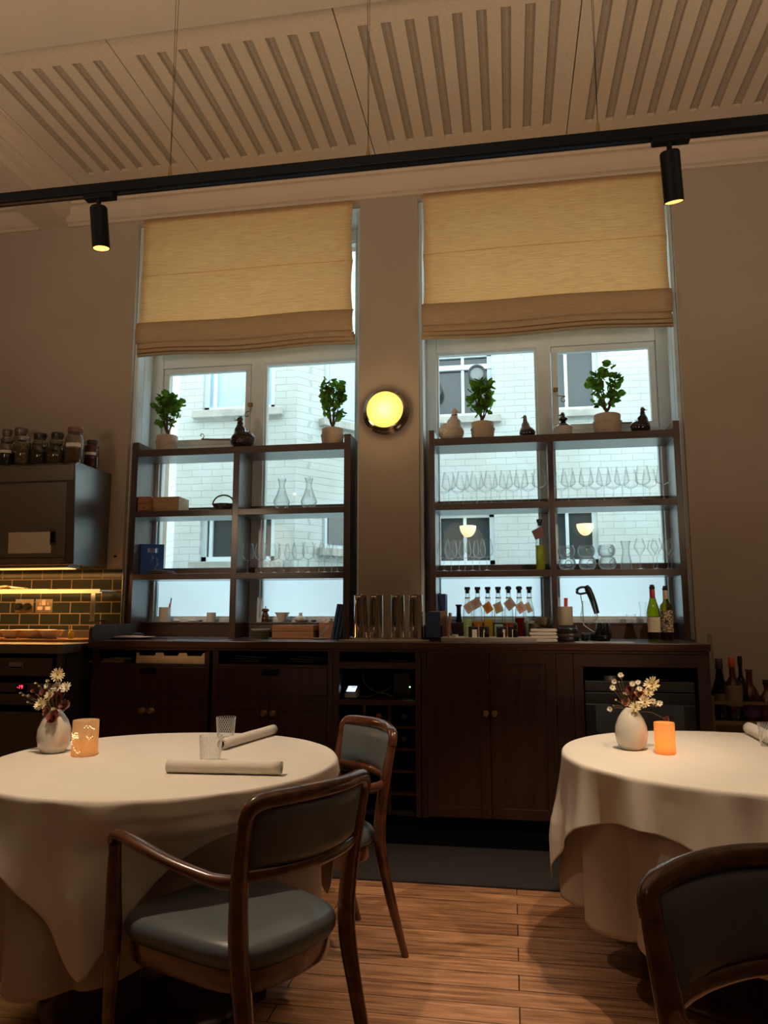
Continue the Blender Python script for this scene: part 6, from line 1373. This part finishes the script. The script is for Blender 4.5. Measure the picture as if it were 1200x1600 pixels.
# wine bottles
def wine(px, label, gm, capm, labm, Y, sh='burgundy', k=1.0, lab2=None):
    t = thing('wine_bottle', label, 'wine bottle', pos(px, 997, Y, CT))
    if sh == 'burgundy': pr = [(0.030, 0), (0.0385, 0.005), (0.0385, 0.16), (0.034, 0.185), (0.022, 0.225), (0.015, 0.252), (0.0135, 0.30)]
    else: pr = [(0.030, 0), (0.0385, 0.005), (0.0385, 0.185), (0.034, 0.208), (0.018, 0.226), (0.0145, 0.24), (0.014, 0.30)]
    pr = [(r, z*k) for r, z in pr]
    lathed('glass_body', pr, gm, t, 32); lathed('capsule', [(0.0155, 0.245*k), (0.0155, 0.292*k), (0.0145, 0.295*k)], capm, t, 24)
    lathed('stopper', [(0.012, 0.293*k), (0.016, 0.298*k), (0.0165, 0.310*k), (0.012, 0.313*k), (0.013, 0.318*k), (0.011, 0.322*k), (0.003, 0.323*k)], M_blackp, t, 20)
    bm = NB(); n = 16; R_ = 0.0392; a0, a1 = R(-160), R(-28)
    for i in range(n):
        p_, q_ = a0+(a1-a0)*i/n, a0+(a1-a0)*(i+1)/n
        bm.faces.new([bm.verts.new(v) for v in ((R_*math.cos(p_), R_*math.sin(p_), 0.05*k), (R_*math.cos(q_), R_*math.sin(q_), 0.05*k), (R_*math.cos(q_), R_*math.sin(q_), (0.135 if sh == 'burgundy' else 0.178)*k), (R_*math.cos(p_), R_*math.sin(p_), (0.135 if sh == 'burgundy' else 0.178)*k))])
    lb = build('label', bm, labm, t, True)
    bm = NB()
    for z_, w_ in ((0.112, 0.30), (0.100, 0.18), (0.085, 0.12), (0.066, 0.3)) if sh == 'burgundy' else ((0.165, 0.28), (0.155, 0.42), (0.145, 0.3)):
        c0 = R(-92)
        for i in range(6):
            a_, b_ = c0-w_+2*w_*i/6, c0-w_+2*w_*(i+0.7)/6; R2 = R_+0.0004
            bm.faces.new([bm.verts.new(v) for v in ((R2*math.cos(a_), R2*math.sin(a_), z_*k), (R2*math.cos(b_), R2*math.sin(b_), z_*k), (R2*math.cos(b_), R2*math.sin(b_), (z_+0.003)*k), (R2*math.cos(a_), R2*math.sin(a_), (z_+0.003)*k))])
    build('label_print', bm, lab2, lb)
    return t
M_gw = glass_mat('green_wine_glass', tint=(0.40, 0.40, 0.03), edge=0.35, gloss=0.5, power=1.6, base=0.06); M_yw = glass_mat('olive_wine_glass', tint=(0.42, 0.34, 0.03), edge=0.3, gloss=0.5, power=1.6, base=0.06)
wine(1022.5, 'green wine bottle with a cream label and a red capsule near the shelving end', M_gw, mat('red_capsule', (0.40, 0.02, 0.025), 0.35), mat('cream_label', (0.62, 0.52, 0.36), 0.7), 4.64, 'burgundy', 1.02, mk_g)
def stone_label():
    m = mat('stone_wall_label', (0.50, 0.36, 0.22), 0.7); n = m.node_tree; b = n.nodes['Principled BSDF']; t = n.nodes.new('ShaderNodeTexCoord'); mp = n.nodes.new('ShaderNodeMapping'); mp.inputs['Scale'].default_value = (1, 1, 2.0); n.links.new(t.outputs['Object'], mp.inputs[0])
    v = n.nodes.new('ShaderNodeTexVoronoi'); v.feature = 'DISTANCE_TO_EDGE'; v.inputs['Scale'].default_value = 36; n.links.new(mp.outputs[0], v.inputs['Vector'])
    r = n.nodes.new('ShaderNodeValToRGB'); n.links.new(v.outputs['Distance'], r.inputs[0]); r.color_ramp.elements[0].position = 0.06; r.color_ramp.elements[0].color = (0.012, 0.012, 0.012, 1); r.color_ramp.elements[1].position = 0.12; r.color_ramp.elements[1].color = (0.50, 0.36, 0.22, 1); n.links.new(r.outputs[0], b.inputs['Base Color']); return m
wine(1043, 'olive wine bottle with a stone wall pattern label beside the green one', M_yw, mat('beige_capsule', (0.50, 0.38, 0.26), 0.5), stone_label(), 4.68, 'bordeaux', 1.0, mat('print_cream', (0.6, 0.55, 0.45), 0.8))
# faint glassware on the second sill
for px, r, h, lb in ((829+118, 0.016, 0.02, 'tiny glass on the second sill, first from the wine glass'), (969, 0.022, 0.03, 'small glass on the second sill, second from the wine glass'), (986, 0.030, 0.055, 'short glass tumbler on the second sill beside the tall slim one')):
    o = lathed('small_glass', [(0.002, 0.002), (r*0.9, 0), (r, h)], M_glass, None, 24, cap1=False); o.location = pos(px, 966, 5.0, SZ); tag(o, lb, 'glass')
o = lathed('slim_carafe', [(0.002, 0.002), (0.024, 0), (0.025, 0.01), (0.016, 0.07), (0.025, 0.13)], M_glass, None, 24, cap1=False); o.location = pos(1005, 966, 5.0, SZ); tag(o, 'slim waisted glass on the second sill next to the green wine bottle', 'carafe')

# ================================================================ IN THE OPEN NICHES
bm = NB(); box(bm, -0.10, 0.09, -0.05, 0.05, 0, 0.008); box(bm, -0.02, 0.13, -0.04, 0.06, 0.008, 0.014); o = build('paper_pile', bm, M_paper, None, loc=tuple(pos(180, 1030, 4.34, 0.973+0.012))); tag(o, 'loose pale papers on a small board in the first open slot', 'papers')
o = boxed('thin_board', (-0.14, 0.10, -0.08, 0.07, 0, 0.010), M_oak, bevel=0.002); o.location = tuple(pos(180, 1030, 4.32, 0.9735)); tag(o, 'thin wooden board under the papers in the first open slot', 'board')
a, b = X_(216, 4.24, 1030), X_(325, 4.24, 1030); b = -1.775
t = thing('divided_tray', 'pale plywood tray with raised dividers in the first open slot', 'tray', (0, 0, 0.973))
bm = NB(); pr = [(a, 0), (b, 0), (b, 0.066), (b-0.02, 0.066), (b-0.025, 0.046)]
n1, n2 = a+(b-a)*0.34, a+(b-a)*0.68
pr = [(a, 0), (b, 0), (b, 0.062), (b-0.012, 0.062), (b-0.02, 0.044), (n2+0.03, 0.044), (n2+0.022, 0.062), (n2-0.022, 0.062), (n2-0.03, 0.044), (n1+0.03, 0.044), (n1+0.022, 0.062), (n1-0.022, 0.062), (n1-0.03, 0.044), (a+0.02, 0.044), (a+0.012, 0.062), (a, 0.062)]
prism(bm, pr, 4.215, 4.225, 'xz'); build('front', bm, M_boxwood, t); boxed('tray_bottom', (a, b, 4.225, 4.45, 0, 0.006), M_boxwood, t)
for x in (a, n1, n2, b-0.006): boxed('tray_divider', (x, x+0.006, 4.225, 4.45, 0.006, 0.05), M_boxwood, t)
for i, (px, lb) in enumerate(((385, 'loose pale menus in the second open slot, nearer the kitchen'), (478, 'loose pale menus in the second open slot, nearer the card reader'))):
    bm = NB()
    for k_ in range(3): cbox(bm, (0.02*k_, 0.01*k_, 0.012+0.012*k_), (0.20, 0.12, 0.003), Matrix.Rotation(R(4*k_-3), 4, 'Z') @ Matrix.Rotation(R(2*k_), 4, 'Y'))
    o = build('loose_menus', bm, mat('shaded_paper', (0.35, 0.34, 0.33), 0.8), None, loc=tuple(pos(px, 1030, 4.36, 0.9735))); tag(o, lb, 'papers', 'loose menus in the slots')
t = thing('card_reader', 'white card payment terminal with a lit screen on the middle shelf', 'card reader', pos(549, 1090, 4.30, 0.7865))
bm = NB(); prism(bm, [(-0.03, 0), (0.06, 0), (0.06, 0.062), (-0.03, 0.026)], -0.036, 0.036, 'yz'); build('terminal_body', bm, mat('reader_white', (0.50, 0.46, 0.42), 0.5), t, bevel=0.006)
bm = NB(); T = Matrix.Translation((0.0, 0.014, 0.0458)) @ Matrix.Rotation(R(21.8), 4, 'X'); box(bm, -0.030, 0.030, -0.040, 0.036, 0, 0.003, T); sc_ = build('bezel', bm, M_blackp, t); bm = NB(); box(bm, -0.026, 0.026, -0.036, 0.032, 0.003, 0.0036, T); build('screen', bm, mat('lit_screen', (0.4, 0.5, 0.7), 0.4, emis=(0.50, 0.64, 0.95), estr=0.95), sc_)
bm = NB(); box(bm, -0.008, 0.020, 0.016, 0.021, 0.0037, 0.0040, T); build('screen_bar', bm, M_black, sc_)
t = thing('router', 'dark router box with a tiny green light on the middle shelf', 'router', pos(630, 1090, 4.40, 0.7865))
boxed('router_body', (-0.06, 0.045, 0, 0.03, 0, 0.135), M_blackp, t, bevel=0.004)
bm = NB(); ellipsoid(bm, (0, 0, 0), (0.0035,)*3, 10, 8); o = build('indicator_light', bm, mat('green_led', (0.3, 1, 0.2), 0.4, emis=(0.35, 1.0, 0.25), estr=6), t, True); o.location = (0.040, -0.003, 0.055)
for i, pts in enumerate(([(560, 1091), (575, 1089), (588, 1084), (600, 1083), (615, 1089)], [(566, 1050), (570, 1068), (585, 1080), (596, 1081), (612, 1074)])):
    bm = NB(); pp = [tuple(onY(x, y, 4.34)) for x, y in pts]; pp = [(x, y, max(z, 0.789)) for x, y, z in pp]; sweep(bm, smooth_path(pp, 5), 0.002, 6); tag(build('cable', bm, mat('pale_cable', (0.25, 0.22, 0.19), 0.6), None, True), ['pale cable lying along the shelf from the card reader', 'pale cable hanging down behind the card reader'][i], 'cable')
bm = NB(); box(bm, -0.055, 0.055, -0.02, 0.06, 0, 0.008); o = build('thin_folder', bm, mat('grey_paper', (0.30, 0.32, 0.34), 0.6), None, loc=tuple(pos(622, 1034, 4.32, 0.9925))); tag(o, 'thin pale folder lying on the top shelf over the card reader', 'folder')

# ================================================================ BOTTLE TROLLEY AT THE END OF THE COUNTER
t = thing('bar_trolley', 'brass railed bar trolley holding spirit bottles at the end of the counter', 'trolley', (0, 0, 0)); bx0, bx1, by0, by1 = 1.075, 1.62, 4.40, 4.70
M_br = mat('satin_brass', (0.30, 0.21, 0.10), 0.42, 0.9)
for z, nm in ((0.672, 'top_shelf'), (0.25, 'lower_shelf')):
    boxed(nm, (bx0, bx1, by0, by1, z, z+0.014), M_br if nm == 'lower_shelf' else mat('smoked_shelf', (0.03, 0.02, 0.015), 0.2), t)
bm = NB(); box(bm, bx0, bx1, by0-0.004, by0, 0.668, 0.690); build('shelf_edge', bm, M_br, t)
bm = NB()
for a_, b_, c_, d_ in ((bx0, bx1, by0-0.004, by0+0.002), (bx0, bx1, by1-0.002, by1+0.004), (bx0-0.004, bx0+0.002, by0, by1), (bx1-0.002, bx1+0.004, by0, by1)): box(bm, a_, b_, c_, d_, 0.775, 0.792)
build('rail', bm, M_br, t)
for (x, y) in ((bx0, by0), (bx1, by0), (bx0, by1), (bx1, by1)):
    bm = NB(); box(bm, x-0.006, x+0.006, y-0.006, y+0.006, 0.0, 0.80+(0.02 if y == by0 else 0)); build('leg', bm, M_br, t)
TZ = 0.6865
def spirit(px, py_top, Y, wpx, label, gm, capm, capH=0.04, labm=None, sh='round', liqm=None, lz=(0.2, 0.6)):
    p = onY(px, 1050, Y); zt = onY(px, py_top, Y).z; H = zt-TZ; r = wpx/2*Y/F_PX*1.02
    if p.x-r < bx0+0.008: p.x = bx0+0.008+r
    t = thing('spirit_bottle', label, 'bottle', (p.x, Y, TZ), 0, 'spirit bottles on the trolley'); nk = max(0.010, r*0.32)
    pr = {'round': [(r*0.9, 0), (r, 0.006), (r, H*0.48), (r*0.85, H*0.57), (nk*1.1, H*0.68), (nk, H-capH)], 'sloped': [(r*0.9, 0), (r, 0.006), (r, H*0.42), (nk*1.5, H*0.65), (nk, H-capH)], 'squat': [(r*0.9, 0), (r, 0.006), (r, H*0.45), (r*0.7, H*0.6), (nk, H*0.72), (nk, H-capH)]}[sh]
    lathed('glass_body', pr, gm, t, 28); lathed('cap', [(nk*1.15, H-capH), (nk*1.25, H-capH+0.003), (nk*1.25, H-0.003), (nk*1.1, H)], capm, t, 20)
    if labm: lathed('label', [(r*1.01, H*lz[0]), (r*1.01, H*lz[1])], labm, t, 28, cap0=False, cap1=False)
    return t
G_dk = glass_mat('smoky_bottle', tint=(0.10, 0.09, 0.08), edge=0.5, gloss=0.6, power=1.6, base=0.06); G_am = glass_mat('amber_bottle', tint=(0.50, 0.26, 0.09), edge=0.4, gloss=0.6, power=1.6, base=0.06)
spirit(1112, 989, 4.60, 16, 'tall clear bottle with a slim neck against the counter end', G_b, mat('clear_cap', (0.3, 0.28, 0.25), 0.3), 0.015, None, 'sloped')
spirit(1124, 1029, 4.52, 26, 'dark wine bottle with an olive label on the trolley', G_dk, mat('brown_capsule', (0.05, 0.03, 0.025), 0.5), 0.06, mat('olive_label', (0.12, 0.11, 0.06), 0.7), 'sloped', lz=(0.30, 0.42))
spirit(1144, 1026, 4.48, 24, 'amber bottle with an orange red cap and a tan label', G_am, mat('orange_cap', (0.55, 0.09, 0.03), 0.4), 0.055, mat('tan_label', (0.22, 0.14, 0.08), 0.7), 'round', lz=(0.22, 0.55))
spirit(1157, 1025, 4.60, 16, 'slim dark bottle with a black cap behind the amber ones', G_dk, M_blackp, 0.05, None, 'round')
spirit(1170, 1046, 4.47, 26, 'amber bottle with a purple label on the trolley', G_am, mat('dark_cap', (0.05, 0.03, 0.02), 0.5), 0.012, mat('purple_label', (0.06, 0.025, 0.10), 0.6), 'squat', lz=(0.08, 0.32))
spirit(1197, 1062, 4.46, 28, 'round clear decanter bottle with a black stopper at the frame edge', G_am, M_blackp, 0.03, None, 'squat')
